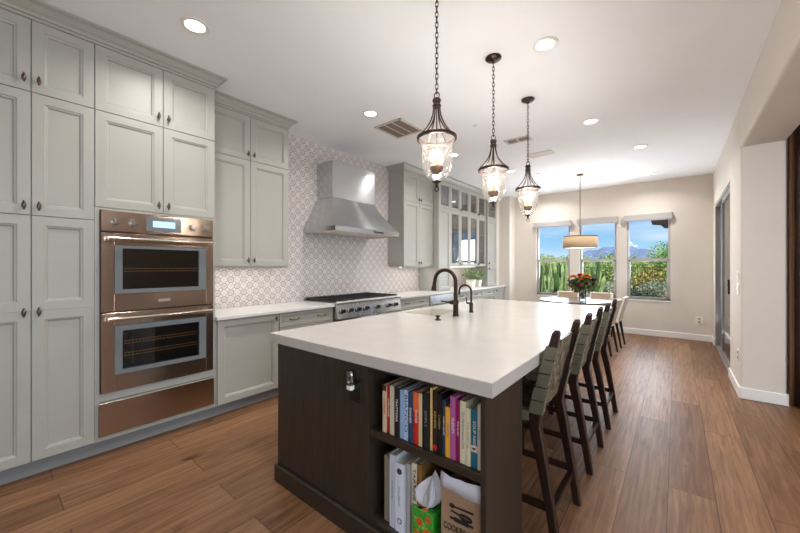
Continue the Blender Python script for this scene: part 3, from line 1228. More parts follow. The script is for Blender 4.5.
# ---- range
RY0, RY1, RX = 2.68, 3.90, -3.135
rg = thing('range', 'wide stainless steel range with seven knobs and black grates', 'range', ((RX + XW) / 2, 3.29, 0))
MB().box(WALLX + .01, RY0 + .003, .10, RX - .045, RY1 - .003, .925).build('range_body', M_steel_v, rg)
MB().prism([(RX - .045, .925), (RX - .004, .945), (RX, .938), (RX + .004, .925), (RX, .912), (RX - .030, .903), (RX + .010, .735), (RX - .045, .735)], 'y', RY0 + .002, RY1 - .002).build('control_panel', M_steel_v, rg, smooth=False)
MB().box(WALLX + .01, RY0 + .003, .925, RX - .046, RY1 - .003, .934).build('cooktop', M_black, rg)
MB().cbox(WALLX + .01, RY0 + .003, .935, WALLX + .045, RY1 - .003, .965, .004).build('back_guard', M_steel_v, rg)
for y in (2.775, 2.905, 3.045, 3.185, 3.40, 3.635, 3.775):
    k = MB()
    nx, nz_ = .973, .232
    px_ = RX - .010
    k.cyl((px_, y, .820), (px_ + .006 * nx, y, .820 + .006 * nz_), .034, .034, 22)
    k.build('knob_ring', M_steel_b, rg, smooth=True)
    k = MB()
    k.cyl((px_ + .006 * nx, y, .820 + .006 * nz_), (px_ + .042 * nx, y, .820 + .042 * nz_), .027, .023, 22)
    k.cbox(px_ + .038, y - .005, .808, px_ + .050, y + .005, .850, .002)
    k.build('knob', M_black, rg, smooth=True)
g = 0
for gy0, gy1 in ((RY0 + .02, RY0 + .31), (RY0 + .315, RY0 + .605), (RY0 + .61, RY0 + .90), (RY0 + .905, RY1 - .02)):
    gm = MB()
    gx0, gx1, gz = WALLX + .07, RX - .065, .958
    for x in (gx0, (gx0 + gx1) / 2, gx1):
        gm.box(x - .006, gy0, gz - .012, x + .006, gy1, gz)
    for q in range(5):
        y = gy0 + .006 + (gy1 - gy0 - .012) * q / 4
        gm.box(gx0, y - .005, gz - .012, gx1, y + .005, gz)
    for x in (gx0, gx1):
        for y in (gy0 + .006, gy1 - .006):
            gm.box(x - .006, y - .005, .934, x + .006, y + .005, gz - .01)
    gm.build('burner_grate', M_iron, rg)
    for bx in (gx0 + .14, gx1 - .14):
        cy = (gy0 + gy1) / 2
        b = MB()
        b.cyl((bx, cy, .934), (bx, cy, .942), .05, .045, 20).cyl((bx, cy, .942), (bx, cy, .946), .035, .03, 20)
        b.build('burner', M_iron, rg, smooth=True)
for y0, y1 in ((RY0 + .01, 3.40), (3.42, RY1 - .01)):
    dd = MB().cbox(RX - .045, y0, .18, RX - .022, y1, .725, .003).build('oven_door', M_steel_v, rg)
    h = MB()
    h.cyl((RX + .02, y0 + .05, .66), (RX + .02, y1 - .05, .66), .012, n=12)
    h.cyl((RX - .022, y0 + .08, .66), (RX + .02, y0 + .08, .66), .009, n=10).cyl((RX - .022, y1 - .08, .66), (RX + .02, y1 - .08, .66), .009, n=10)
    h.build('handle', M_steel_b, dd, smooth=True)
for x in (RX - .10, WALLX + .10):
    for y in (RY0 + .06, RY1 - .06):
        MB().cyl((x, y, 0), (x, y, .10), .02, n=12).build('leg', M_steel_v, rg)

# ---- hood
HX = WALLX
hdm = thing('range_hood', 'flared stainless steel range hood on the patterned tile wall', 'range hood', (-3.5, 3.29, 1.8))
HY0, HY1, HX1 = 2.68, 3.89, -3.17
DY0, DY1, DX1 = 2.90, 3.70, -3.476
MB().cbox(HX, DY0, 2.272, DX1, DY1, 2.755, .003).build('duct_cover', M_steel_v, hdm)
rings = []
for k in range(11):
    u = k / 10
    z = 2.270 - u * (2.270 - 1.862)
    e_ = u ** 1.25
    rings.append([(HX, DY0 + (HY0 - DY0) * u, z), (DX1 + (HX1 - DX1) * e_, DY0 + (HY0 - DY0) * u, z), (DX1 + (HX1 - DX1) * e_, DY1 + (HY1 - DY1) * e_, z), (HX, DY1 + (HY1 - DY1) * e_, z)])
MB().loft(rings).build('canopy', M_steel_v, hdm, smooth=True)
lp = MB()
lp.box(HX, HY0 - .002, 1.80, HX1, HY0 + .014, 1.861).box(HX, HY1 - .014, 1.80, HX1, HY1 + .002, 1.861)
lp.box(HX1 - .014, HY0 - .002, 1.80, HX1 + .002, HY1 + .002, 1.861)
lp.build('canopy_lip', M_steel_v, hdm)
MB().cbox(HX1 + .002, 3.35, 1.822, HX1 + .005, 3.55, 1.842, .001).build('control_strip', M_black, hdm)
bf = MB()
for q in range(24):
    y = HY0 + .04 + q * (HY1 - HY0 - .08) / 23
    bf.prism([(y - .012, 1.822), (y, 1.806), (y + .012, 1.822), (y, 1.828)], 'x', HX + .1, HX1 - .09)
bf.build('baffle_filter', M_steel_b, hdm)
MB().box(HX, HY0 + .014, 1.832, HX1 - .014, HY1 - .014, 1.842).build('filter_tray', M_steel, hdm)
for y in (2.9, 3.29, 3.68):
    MB().cyl((HX1 - .055, y, 1.826), (HX1 - .055, y, 1.832), .024, n=18).build('hood_light', mat('warm lamp lens', (255, 240, 210), .4, emit=4), hdm)


# ---- wall cabinet over the left counter
XU = -3.485
c = thing('wall_cabinet', 'sage wall cabinet with four doors between ovens and hood', 'cabinet', (-3.65, 1.79, 1.37))
MB().box(WALLX, 1.329, 1.368, XU - .022, 2.258, CEIL - .01).box(XU - .022, 1.329, 1.368, XU, 1.342, 2.975).box(XU - .04, 1.329, 1.350, XU - .022, 2.258, 1.368).build('cabinet_body', M_paint, c)
MB().box(XU - .022, 1.342, Z4 + .002, XU, 2.258, Z4 + .03).build('frieze', M_paint, c)
for a, b, ky in ((1.344, 1.802, 1.770), (1.802, 2.258, 1.834)):
    door(c, XU, a, b, 1.368, Z3, (ky, 1.43))
    door(c, XU, a, b, Z3, Z4, (ky, Z3 + .06))
crown(c, [(XU, 1.329, 1, 0), (XU, 2.258, 1, 1), (XW, 2.258, 0, 1)], z0=2.965)

# ---- right wall cabinets
XA = -3.475
c = thing('wall_cabinet', 'pale sage wall cabinet with four solid doors right of the hood', 'cabinet', (-3.65, 4.83, 1.37))
MB().box(WALLX, 4.39, 1.368, XA - .022, 5.28, CEIL - .01).box(XA - .04, 4.39, 1.345, XA - .022, 5.28, 1.368).build('cabinet_body', M_paint, c)
MB().box(XA - .022, 4.39, Z4 + .002, XA, 5.28, Z4 + .03).build('frieze', M_paint, c)
for a, b, ky in ((4.39, 4.83, 4.80), (4.83, 5.27, 4.86)):
    door(c, XA, a, b, 1.368, Z3 - .02, (ky, 1.43))
    door(c, XA, a, b, Z3 - .02, Z4, (ky, Z3 + .04))
crown(c, [(XW, 4.39, 0, -1), (XA, 4.39, 1, -1), (XA, 5.28, 1, 0)], z0=2.965)

XG = -3.365
c = thing('glass_door_cabinet', 'tall sage cabinet with two rows of glass doors over the far counter', 'cabinet', (-3.6, 6.27, .93))
ys = [5.30, 5.70, 6.085, 6.475, 6.865, 7.26]
cb = MB()
cb.box(WALLX, 5.28, COUNTER + .002, XG - .022, 5.30, CEIL - .01)
cb.box(WALLX, 5.30, COUNTER + .002, XG - .022, 5.70, 2.44)
cb.box(WALLX, 5.30, 2.44, WALLX + .02, 7.27, CEIL - .01)
cb.box(WALLX, 5.70, 1.368, WALLX + .02, 7.27, 2.44)
cb.box(WALLX, 7.25, 1.368, XG - .022, 7.27, CEIL - .01)
cb.box(WALLX, 5.70, 1.368, XG - .022, 7.25, 1.388)
cb.box(WALLX, 5.30, 2.44, XG - .022, 7.25, 2.46)
cb.box(WALLX, 5.30, 2.95, XG - .022, 7.25, CEIL - .01)
cb.box(WALLX, 5.69, 1.388, XG - .022, 5.71, 2.95)
cb.box(WALLX, 6.465, 1.388, XG - .022, 6.485, 2.95)
cb.build('cabinet_body', M_paint, c)
MB().box(XG - .022, 5.28, Z4 + .002, XG, 7.27, Z4 + .03).build('frieze', M_paint, c)
MB().box(XG - .022, 5.28, COUNTER + .002, XG, 5.30, Z4).build('side_stile', M_paint, c)
door(c, XG, 5.30, 5.70, COUNTER + .004, 2.45, None)
door(c, XG, 5.30, 5.70, 2.45, Z4, None, glass=True)
for i in range(1, 5):
    ky = ys[i + 1] - .03 if i % 2 == 1 else ys[i] + .03
    door(c, XG, ys[i], ys[i + 1], 1.368, 2.45, (ky, 1.42), glass=True, name='glass_door')
    door(c, XG, ys[i], ys[i + 1], 2.45, Z4, (ky, 2.50), glass=True, name='glass_door')
for z in (1.72, 2.06):
    MB().box(WALLX + .02, 5.712, z, XG - .05, 6.464, z + .018).build('shelf', M_paint, c)
    MB().box(WALLX + .02, 6.486, z, XG - .05, 7.249, z + .018).build('shelf', M_paint, c)
crown(c, [(XW, 5.28, 0, -1), (XG, 5.28, 1, -1), (XG, 7.27, 1, 0)], z0=2.965)

XT = -3.33
c = thing('tall_end_cabinet', 'narrow tall sage cabinet at the alcove end of the far counter', 'cabinet', (-3.6, 7.52, .93))
MB().box(WALLX, 7.272, COUNTER + .002, XT - .022, 7.78, CEIL - .01).build('cabinet_body', M_paint, c)
MB().box(XT - .022, 7.272, Z4 + .002, XT, 7.78, Z4 + .03).build('frieze', M_paint, c)
door(c, XT, 7.275, 7.78, COUNTER + .004, 1.368, (7.33, 1.32))
door(c, XT, 7.275, 7.78, 1.368, 2.45, (7.33, 1.44))
dd = door(c, XT, 7.275, 7.78, 2.45, Z4, None, glass=True)
crown(c, [(XT, 7.272, 1, 0), (XT, 7.78, 1, 0)], z0=2.965)
struct(MB().box(XW + .012, 7.782, COUNTER, XT - .002, 7.95, CEIL).build('trim_1', M_wall))

# contents of the glass cabinets
M_red = mat('red lacquer', (196, 60, 58), .3)
o = MB()
o.lathe([(.001, 2.463), (.09, 2.463), (.12, 2.52), (.145, 2.62), (.14, 2.70), (.10, 2.77), (.085, 2.79), (.075, 2.79), (.09, 2.76), (.13, 2.70)], -3.55, 5.49, 24)
tag(o.build('vase', M_red, smooth=True), 'red vase behind the first glass door of the top row', 'vase')
kinds = []


def glassware(x, y, z, s=1.0):
    return MB().lathe([(.001, z), (.032 * s, z), (.005 * s, z + .006), (.004 * s, z + .07 * s), (.035 * s, z + .10 * s), (.030 * s, z + .16 * s)], x, y, 14).build('wine_glass', M_vase, smooth=True)


def platest(x, y, z, n, r):
    b = MB()
    for k in range(n):
        b.lathe([(.001, z + k * .012), (r * .6, z + k * .012), (r, z + k * .012 + .014), (r * .97, z + k * .012 + .018), (r * .55, z + k * .012 + .006), (.001, z + k * .012 + .006)], x, y, 20)
    return b
sp = [(1.389, 'bottom shelf'), (1.739, 'middle shelf'), (2.079, 'upper shelf')]
for z, nm in sp:
    for q, y in enumerate((5.86, 5.98, 6.18, 6.32)):
        tag(glassware(-3.52, y, z), 'clear wine glass on the %s behind the first pair of glass doors' % nm, 'wine glass', 'wine glasses on the %s' % nm)
    for q, (y, r) in enumerate(((6.66, .09), (7.04, .10))):
        o = MB().lathe([(.001, z), (r * .5, z), (r * .9, z + .05), (r, z + .09), (r * .95, z + .09), (r * .8, z + .045), (.001, z + .012)], -3.55, y, 22).build('bowl', M_ceramic, smooth=True)
        tag(o, 'white ceramic bowl on the %s of the far glass doors, %s' % (nm, ('beside the centre divider', 'nearer the end cabinet')[q]), 'bowl', 'white bowls behind the far glass doors')
for q, y in enumerate((5.88, 6.28, 6.67, 7.06)):
    h = (.22, .28, .20, .25)[q]
    o = MB().lathe([(.001, 2.463), (.05, 2.463), (.07, 2.463 + h * .4), (.04, 2.463 + h * .8), (.05, 2.463 + h), (.035, 2.463 + h * .97)], -3.58, y, 20).build('vase', [mat('smoky glaze %d' % q, ((120, 110, 100), (90, 84, 78), (150, 140, 128), (104, 96, 90))[q], .3)], smooth=True)
    tag(o, 'grey brown vase behind %s top row glass door' % ('the second', 'the third', 'the fourth', 'the fifth')[q], 'vase', 'vases in the top row glass cabinets')

# ---- right base run
o = thing('drawer_cabinet', 'sage drawer cabinet just beyond the range, two pulls a drawer', 'cabinet', (-3.5, 4.3, 0))
base_body(o, 3.904, 4.735)
for z0, z1 in ((.725, .880), (.42, .722), (Z1, .417)):
    drawer(o, XB, 3.908, 4.730, z0, z1, (4.13, 4.51))
mw = thing('microwave_drawer', 'stainless drawer microwave under the far counter', 'microwave', (-3.5, 5.1, .12))
MB().box(WALLX, 4.74, .12, XB - .022, 5.50, COUNTER - .035).build('oven_body', M_black, mw)
MB().cbox(XB - .022, 4.742, .46, XB + .006, 5.498, .878, .004).build('drawer_front', M_steel_v, mw)
MB().cbox(XB + .006, 4.80, .50, XB + .008, 5.44, .72, .001).build('dark_window', M_ovframe, mw)
MB().cbox(XB - .022, 4.742, .125, XB + .002, 5.498, .455, .004).build('lower_panel', M_paint, mw)
c = thing('drawer_cabinet', 'long sage drawer bank under the glass door cabinets', 'cabinet', (-3.5, 6.6, 0))
base_body(c, 5.505, 7.35)
for y0, y1 in ((5.51, 6.12), (6.12, 6.73), (6.73, 7.345)):
    for z0, z1 in ((.725, .880), (.42, .722), (Z1, .417)):
        drawer(c, XB, y0, y1, z0, z1, ((y0 + y1) / 2,))
c = thing('base_cabinet', 'narrow sage base cabinet with one door at the alcove end', 'cabinet', (-3.5, 7.6, 0))
base_body(c, 7.352, 7.92)
door(c, XB, 7.355, 7.915, Z1, .880, (7.42, .82))
o = MB().cbox(WALLX, 3.904, COUNTER - .032, XB + .03, 7.948, COUNTER, .003).build('countertop', M_quartz2)
tag(o, 'white quartz countertop beyond the range running to the alcove end', 'countertop')

# under cabinet lights: real strips
for (x, y0, y1, lb) in ((-3.62, 1.40, 2.20, 'slim under cabinet light strip beside the ovens'), (-3.62, 4.45, 5.22, 'slim under cabinet light strip right of the hood'), (-3.60, 5.76, 7.20, 'slim under cabinet light strip below the glass doors')):
    o = thing('under_cabinet_light', lb, 'light strip', (x, (y0 + y1) / 2, 1.36), 'light strips under the wall cabinets')
    MB().box(x - .015, y0, 1.356, x + .015, y1, 1.367).build('housing', M_white, o)
    MB().box(x - .010, y0 + .01, 1.3535, x + .010, y1 - .01, 1.3555).build('diffuser', M_lens, o)
    ld = bpy.data.lights.new('strip lamp', 'AREA')
    ld.shape = 'RECTANGLE'
    ld.size, ld.size_y = .02, y1 - y0 - .05
    ld.energy = 1.1 * (y1 - y0)
    ld.color = (1.0, .96, .90)
    lo = bpy.data.objects.new('lamp', ld)
    COL.objects.link(lo)
    lo.parent = o
    lo.location = (0, 0, -.01)


# ---- potted plants on the far counter
def leaf_cloud(mb, c, rad, n, size, zs=1.0, seed=1, up=.5):
    rnd = random.Random(seed)
    for _ in range(n):
        while True:
            p = Vector((rnd.uniform(-1, 1), rnd.uniform(-1, 1), rnd.uniform(-1, 1)))
            if p.length < 1: break
        p = p * (0.55 + .45 * p.length)
        pos = Vector(c) + Vector((p.x * rad[0], p.y * rad[1], p.z * rad[2]))
        d = Vector((rnd.gauss(0, 1), rnd.gauss(0, 1), rnd.gauss(up, 1))).normalized()
        s_ = d.orthogonal().normalized()
        s_ = (Matrix.Rotation(rnd.uniform(0, 6.28), 3, d) @ s_)
        L_ = size * rnd.uniform(.6, 1.3)
        w = L_ * .28
        mb.add([pos, pos + d * L_ * .5 + s_ * w, pos + d * L_, pos + d * L_ * .5 - s_ * w], [(0, 1, 2, 3)])


def leaf_mat(name, a, b, sc_=3, rough=.6, trans=True):
    m = mat(name, a, rough)
    N, L = m.node_tree.nodes, m.node_tree.links
    bs = N['Principled BSDF']
    g = N.new('ShaderNodeNewGeometry')
    r = N.new('ShaderNodeValToRGB')
    r.color_ramp.elements[0].color = (*lin(a), 1)
    r.color_ramp.elements[1].color = (*lin(b), 1)
    L.new(g.outputs['Random Per Island'], r.inputs[0])
    L.new(r.outputs[0], bs.inputs['Base Color'])
    return m


M_leaf = leaf_mat('houseplant leaves', (92, 122, 76), (172, 186, 140))
for q, (x, y, lb) in enumerate(((-3.50, 6.80, 'white square pot with leafy plant nearer the range on the far counter'), (-3.50, 7.10, 'white square pot with leafy plant nearer the alcove end'))):
    p = thing('potted_plant', lb, 'potted plant', (x, y, COUNTER), 'potted plants on the far counter')
    w0, w1, h = .065, .085, (.165, .15)[q]
    MB().loft([[(x - w, y - w, z), (x + w, y - w, z), (x + w, y + w, z), (x - w, y + w, z)] for w, z in ((w0, COUNTER + .001), (w1, COUNTER + h), (w1 - .01, COUNTER + h), (w1 - .012, COUNTER + h - .02))]).build('pot', M_ceramic, p, bevel=.004)
    lm = MB()
    leaf_cloud(lm, (x + .01, y, COUNTER + h + .11), (.15, .16, .12), 220, .07, seed=40 + q)
    lm.build('foliage', M_leaf, p, fix=False)
    st = MB()
    rnd = random.Random(q)
    for k in range(9):
        st.tube([(x, y, COUNTER + h - .02), (x + rnd.uniform(-.05, .05), y + rnd.uniform(-.05, .05), COUNTER + h + .08), (x + rnd.uniform(-.1, .1), y + rnd.uniform(-.1, .1), COUNTER + h + .15)], .002, 5)
    st.build('stem', mat('plant stem', (92, 110, 60), .6), p)

# ================================================================== island
IX0, IX1, IY0, IY1, IZ = -2.036, -.522, 1.18, 4.23, .940
IT = .057
BX0, BX1, BY0 = -1.980, -.560, 1.205
PIER_Y = 1.60          # back of the bookcase end
KX = -.97              # knee side of the body beyond the bookcase
isl = thing('kitchen_island', 'dark espresso kitchen island with open bookshelf end', 'kitchen island', ((BX0 + BX1) / 2, 2.7, 0))
zt = IZ - IT
OX0, OX1 = -1.176, -.580   # opening of the bookshelf
ib = MB()
ib.box(BX0, BY0, .10, OX0 - .0, PIER_Y, zt)
ib.build('end_panel', M_island, isl)
MB().box(OX1, BY0, .10, BX1, PIER_Y, zt).build('side_panel', M_island, isl)
MB().box(OX0, PIER_Y - .02, .10, OX1, PIER_Y, zt).build('back_panel', M_island, isl)
MB().box(OX0, BY0 + .002, .10, OX1, PIER_Y - .02, .130).build('bottom_shelf', M_islandx, isl)
MB().box(OX0, BY0 + .003, .535, OX1, PIER_Y - .02, .569).build('shelf', M_islandx, isl)
MB().box(OX0, BY0 + .002, zt - .02, OX1, PIER_Y - .02, zt).build('top_rail', M_islandx, isl)
bd = MB()
SKX0, SKX1, SKY0, SKY1 = -1.970, -1.62, 2.47, 2.93      # sink opening in the slab
bd.box(BX0, PIER_Y, .10, KX, SKY0 - .06, zt).box(BX0, SKY1 + .06, .10, KX, IY1 - .03, zt)
bd.box(BX0, SKY0 - .06, .10, KX, SKY1 + .06, .64).box(SKX1 + .06, SKY0 - .06, .64, KX, SKY1 + .06, zt)
bd.build('island_body', M_island, isl)
bb = MB()
bb.cbox(BX0 - .016, BY0 - .020, 0, BX1 + .016, BY0, .108, .006)
bb.cbox(BX0 - .016, BY0, 0, BX0, IY1 - .03, .108, .006)
bb.cbox(BX1, BY0, 0, BX1 + .016, PIER_Y, .108, .006)
bb.box(BX0, BY0, 0, BX1, PIER_Y, .10)
bb.box(BX0, PIER_Y, 0, KX, IY1 - .03, .10)
bb.build('plinth', M_island, isl)
# doors on the working side
for y0, y1 in ((1.62, 2.2), (3.0, 3.6), (3.6, 4.18)):
    MB().cbox(BX0 - .02, y0 + .003, .13, BX0, y1 - .003, zt - .02, .003).build('door', M_island, isl)
MB().cbox(BX0 - .02, 2.24, .13, BX0, 2.92, .62, .003).build('door', M_island, isl)

# slab with the sink cut out
sl = MB()
sl.box(IX0, IY0, zt, IX1, SKY0, IZ).box(IX0, SKY1, zt, IX1, IY1, IZ).box(SKX1, SKY0, zt, IX1, SKY1, IZ)
sl = MB()


def frame_slab(mb, x0, x1, y0, y1, hx0, hx1, hy0, hy1, z0, z1, c=.003):
    o_ = [(x0, y0), (x1, y0), (x1, y1), (x0, y1)]
    oc = [(x0 + c, y0 + c), (x1 - c, y0 + c), (x1 - c, y1 - c), (x0 + c, y1 - c)]
    h_ = [(hx0, hy0), (hx1, hy0), (hx1, hy1), (hx0, hy1)]
    vs = [(p[0], p[1], z0) for p in o_] + [(p[0], p[1], z1 - c) for p in o_] + [(p[0], p[1], z1) for p in oc] + [(p[0], p[1], z1) for p in h_] + [(p[0], p[1], z0) for p in h_]
    fs = []
    for a in range(4):
        b = (a + 1) % 4
        for k in range(4):
            fs.append((k * 4 + a, k * 4 + b, (k + 1) * 4 + b, (k + 1) * 4 + a))
        fs.append((16 + a, 16 + b, b, a))
    mb.add(vs, fs)


frame_slab(sl, IX0, IX1, IY0, IY1, SKX0, SKX1, SKY0, SKY1, zt, IZ)
o = sl.build('island_countertop', M_quartz)
tag(o, 'thick cream quartz slab on the dark kitchen island', 'countertop')

# sink
sk = thing('kitchen_sink', 'cream fireclay sink set into the island slab', 'sink', ((SKX0 + SKX1) / 2, (SKY0 + SKY1) / 2, .68))
t = .014
s = MB()
zb = .70
s.box(SKX0, SKY0, zb, SKX0 + t, SKY1, IZ - .004).box(SKX1 - t, SKY0, zb, SKX1, SKY1, IZ - .004)
s.box(SKX0 + t, SKY0, zb, SKX1 - t, SKY0 + t, IZ - .004).box(SKX0 + t, SKY1 - t, zb, SKX1 - t, SKY1, IZ - .004)
s.box(SKX0, SKY0, zb - .015, SKX1, SKY1, zb)
s.build('basin', M_fireclay, sk)
MB().cyl(((SKX0 + SKX1) / 2, (SKY0 + SKY1) / 2, zb), ((SKX0 + SKX1) / 2, (SKY0 + SKY1) / 2, zb + .004), .045, n=20).build('drain', M_steel_b, sk)


def faucet(name, label, x, y, H_, reach, r, handle, scale=1.0):
    f = thing(name, label, 'faucet', (x, y, IZ))
    b = MB()
    z = IZ
    b.lathe([(.0005, z), (.030 * scale, z), (.030 * scale, z + .008), (.024 * scale, z + .014), (.022 * scale, z + .10 * H_ / .41), (.026 * scale, z + .112 * H_ / .41), (.026 * scale, z + .128 * H_ / .41), (.017 * scale, z + .145 * H_ / .41)], x, y, 22)
    b.build('base', M_bronze, f, smooth=True)
    pts = [(x, y, z + .13 * H_ / .41)]
    zc = z + H_ - reach / 2 - r
    pts.append((x, y, zc - .02))
    for k in range(15):
        a = PI * k / 14
        pts.append((x - reach / 2 + reach / 2 * math.cos(a), y, zc + reach / 2 * math.sin(a)))
    b = MB()
    if handle == 'pull':
        b.tube(pts, r, 14)
        b.build('spout', M_bronze, f, smooth=True)
        b = MB()
        b.tube([(x - reach, y, zc), (x - reach - .004, y, zc - .03), (x - reach - .008, y, zc - .06), (x - reach - .010, y, zc - .078)], r, 14, r_list=[r * 1.05, r * 1.15, r * 1.4, r * 1.6])
        b.build('spray_head', M_bronze, f, smooth=True)
        b = MB()
        zh = z + .115
        b.cyl((x, y, zh), (x - .05, y - .01, zh), .020, .018, 16).cyl((x - .05, y - .01, zh), (x - .13, y - .02, zh + .006), .008, .006, 12).sphere((x - .13, y - .02, zh + .006), .008)
        b.build('lever', M_bronze, f, smooth=True)
        MB().cyl((x, y - .02, zh), (x, y - .030, zh), .016, n=16).build('cap', M_bronze_l, f, smooth=True)
    else:
        pts.append((x - reach, y, zc - .03))
        b.tube(pts, r, 12)
        b.build('spout', M_bronze, f, smooth=True)
        b = MB()
        b.cyl((x, y, z + .085), (x - .035, y - .02, z + .085), .009, .009, 12).tube([(x - .035, y - .02, z + .08), (x - .04, y - .022, z + .14)], .005, 8)
        b.build('lever', M_bronze, f, smooth=True)
    return f


faucet('faucet', 'tall dark bronze gooseneck faucet with pull down spray head', -1.475, 2.585, .412, .215, .0165, 'pull')
faucet('faucet', 'small dark bronze gooseneck water tap behind the tall faucet', -1.48, 2.88, .262, .125, .0098, 'small', .75)
f = thing('soap_dispenser', 'short dark bronze dispenser button in front of the tall faucet', 'soap dispenser', (-1.475, 2.30, IZ))
MB().lathe([(.0005, IZ), (.026, IZ), (.026, IZ + .006), (.012, IZ + .010), (.011, IZ + .026), (.019, IZ + .030), (.019, IZ + .038), (.0005, IZ + .040)], -1.475, 2.30, 20).build('pump', M_bronze, f, smooth=True)

# outlet and night light on the island panel
o = thing('island_outlet', 'black outlet plate on the dark island end panel', 'outlet', (-1.262, BY0, .735))
MB().cbox(-1.300, BY0 - .006, .678, -1.222, BY0, .795, .003).build('cover_plate', M_black, o)
o = thing('night_light', 'small white plug-in night light with clear shade on the island panel', 'night light', (-1.278, BY0 - .03, .745))
MB().cbox(-1.300, BY0 - .036, .741, -1.262, BY0 - .007, .768, .006).build('plug_body', M_white, o)
MB().box(-1.284, BY0 - .007, .752, -1.272, BY0 - .004, .765).build('plug_pin', M_steel_b, o)
rings = []
for z, w, dd_ in ((.768, .020, .014), (.785, .024, .017), (.825, .024, .017), (.840, .018, .013)):
    rings.append([(-1.281 + w * math.cos(a_ * PI / 8), BY0 - .024 + dd_ * math.sin(a_ * PI / 8), z) for a_ in range(16)])
MB().loft(rings).build('shade', glass_mat('night light shade', (.7, .7, .68), 1.2, base=.15), o, smooth=True)

# ---- books
_mc = {}


def cm(rgb, rough=.5):
    if rgb not in _mc:
        _mc[rgb] = mat('book cloth %d %d %d' % rgb, rgb, rough)
    return _mc[rgb]


M_pages = mat('page edges', (206, 192, 168), .9, noise=.08, nscale=200, stretch=(40, 1, 1))
M_inkw = mat('white ink', (240, 236, 225), .6)
M_inkk = mat('black ink', (30, 28, 28), .6)
M_inkg = mat('gold ink', (205, 165, 95), .5)
M_inkb = mat('blue ink', (52, 92, 150), .6)
M_inkr = mat('red ink', (190, 45, 35), .6)
M_inkgr = mat('grey ink', (140, 142, 148), .6)


def book(x0, x1, yf, dep, z0, z1, rgb, label, txt=None, ink=None, size=None, group='cookbooks on the upper island shelf', bands=(), width=None, cat='book'):
    g = .0006
    x0, x1 = x0 + g, x1 - g
    o = thing('book', label, cat, ((x0 + x1) / 2, yf + dep / 2, z0), group)
    c = MB()
    tk = .002
    c.box(x0, yf, z0, x0 + tk, yf + dep, z1).box(x1 - tk, yf, z0, x1, yf + dep, z1)
    # gently rounded spine
    c.prism([(x0, yf + .0035), (x0 + (x1 - x0) * .2, yf + .0008), ((x0 + x1) / 2, yf), (x1 - (x1 - x0) * .2, yf + .0008), (x1, yf + .0035), (x1, yf + .006), (x0, yf + .006)], 'z', z0, z1)
    c.build('cover', cm(rgb), o)
    MB().box(x0 + tk, yf + .006, z0 + .003, x1 - tk, yf + dep - .004, z1 - .004).build('page_block', M_pages, o)
    for (b0, b1, rgb2) in bands:
        MB().box(x0 + .0003, yf - .0007, z0 + b0 * (z1 - z0), x1 - .0003, yf + .0040, z0 + b1 * (z1 - z0)).build('spine_band', cm(rgb2), o)
    if txt:
        s_ = size or min(.016, (x1 - x0) * .6)
        lettering('spine_title', txt, s_, ink, o, ((x0 + x1) / 2, yf - .0009, (z0 + z1) / 2 + .01), (0, 0, -1), (1, 0, 0), depth=.0004, width=width or min((z1 - z0) * .6, len(txt) * s_ * .75))
    return o


BZ = .570
yb = BY0 + .022
B = [
    (-1.102, -1.077, .795, (214, 190, 158), 'slim cream book with a dark and red spine head, first on the upper shelf', 'COOKING', M_inkr, ((.88, 1.0, (70, 34, 28)),)),
    (-1.077, -1.057, .797, (168, 38, 34), 'thin dark red book beside the first cream one', 'LITERATURE', M_inkw, ()),
    (-1.057, -1.028, .800, (205, 196, 172), 'plain cream book between the dark red and the black book', None, None, ()),
    (-1.028, -1.000, .800, (28, 26, 26), 'black book with pale lettering left of the light blue ones', 'TRATTORIA', M_inkw, ()),
    (-.998, -.973, .794, (150, 176, 206), 'plain pale blue book next to the black one', None, None, ()),
    (-.973, -.947, .800, (186, 206, 226), 'light blue book with large blue letters BIANCO', 'BIANCO', M_inkb, ()),  # large letters
    (-.947, -.920, .796, (42, 68, 100), 'dark blue book with small white title', 'DINNER', M_inkw, ()),
    (-.920, -.889, .803, (206, 44, 34), 'bright red and orange book with white lettering', 'TACOS', M_inkw, ((.62, 1.0, (226, 104, 52)),)),
    (-.889, -.868, .803, (218, 196, 150), 'thin cream yellow book beside the red orange one', None, None, ()),
    (-.868, -.832, .812, (26, 28, 34), 'thick black book with grey lettering', 'SIMPLY', M_inkgr, ()),
    (-.829, -.815, .840, (222, 188, 122), 'thin yellow gold book, among the tallest on the shelf', None, None, ()),
    (-.815, -.791, .832, (44, 30, 24), 'dark brown book with a red dot at the spine foot', 'RECIPES', M_inkg, ()),
    (-.791, -.768, .826, (20, 18, 18), 'black book with gold outlined lettering', 'CYCORN', M_inkg, ()),
    (-.768, -.751, .803, (52, 60, 84), 'navy book titled CLEAN SOUPS left of the yellow one', 'CLEAN SOUPS', M_inkw, ()),
    (-.751, -.727, .779, (232, 176, 52), 'short bright yellow book', 'PASTA', M_inkgr, ()),
    (-.727, -.702, .831, (178, 92, 148), 'tall orchid pink book', 'PLENTY', M_inkw, ()),
    (-.702, -.682, .818, (142, 18, 84), 'deep magenta book beside the orchid pink one', 'Forever', M_inkw, ()),
    (-.682, -.654, .821, (220, 208, 176), 'cream book with grey script left of the second cream one', 'The Mediterranean Dish', M_inkgr, ()),
    (-.654, -.634, .799, (222, 212, 182), 'cream book directly left of the teal one', 'Live Cooking', M_inkgr, ()),
    (-.634, -.605, .801, (30, 112, 132), 'teal book with a small cream square emblem', 'SOUP NIGHT', M_inkw, ((.27, .38, (226, 208, 186)),)),
    (-.605, -.587, .827, (222, 218, 208), 'thin white book against the shelf side, last in the row', 'grain', M_inkgr, ()),
]
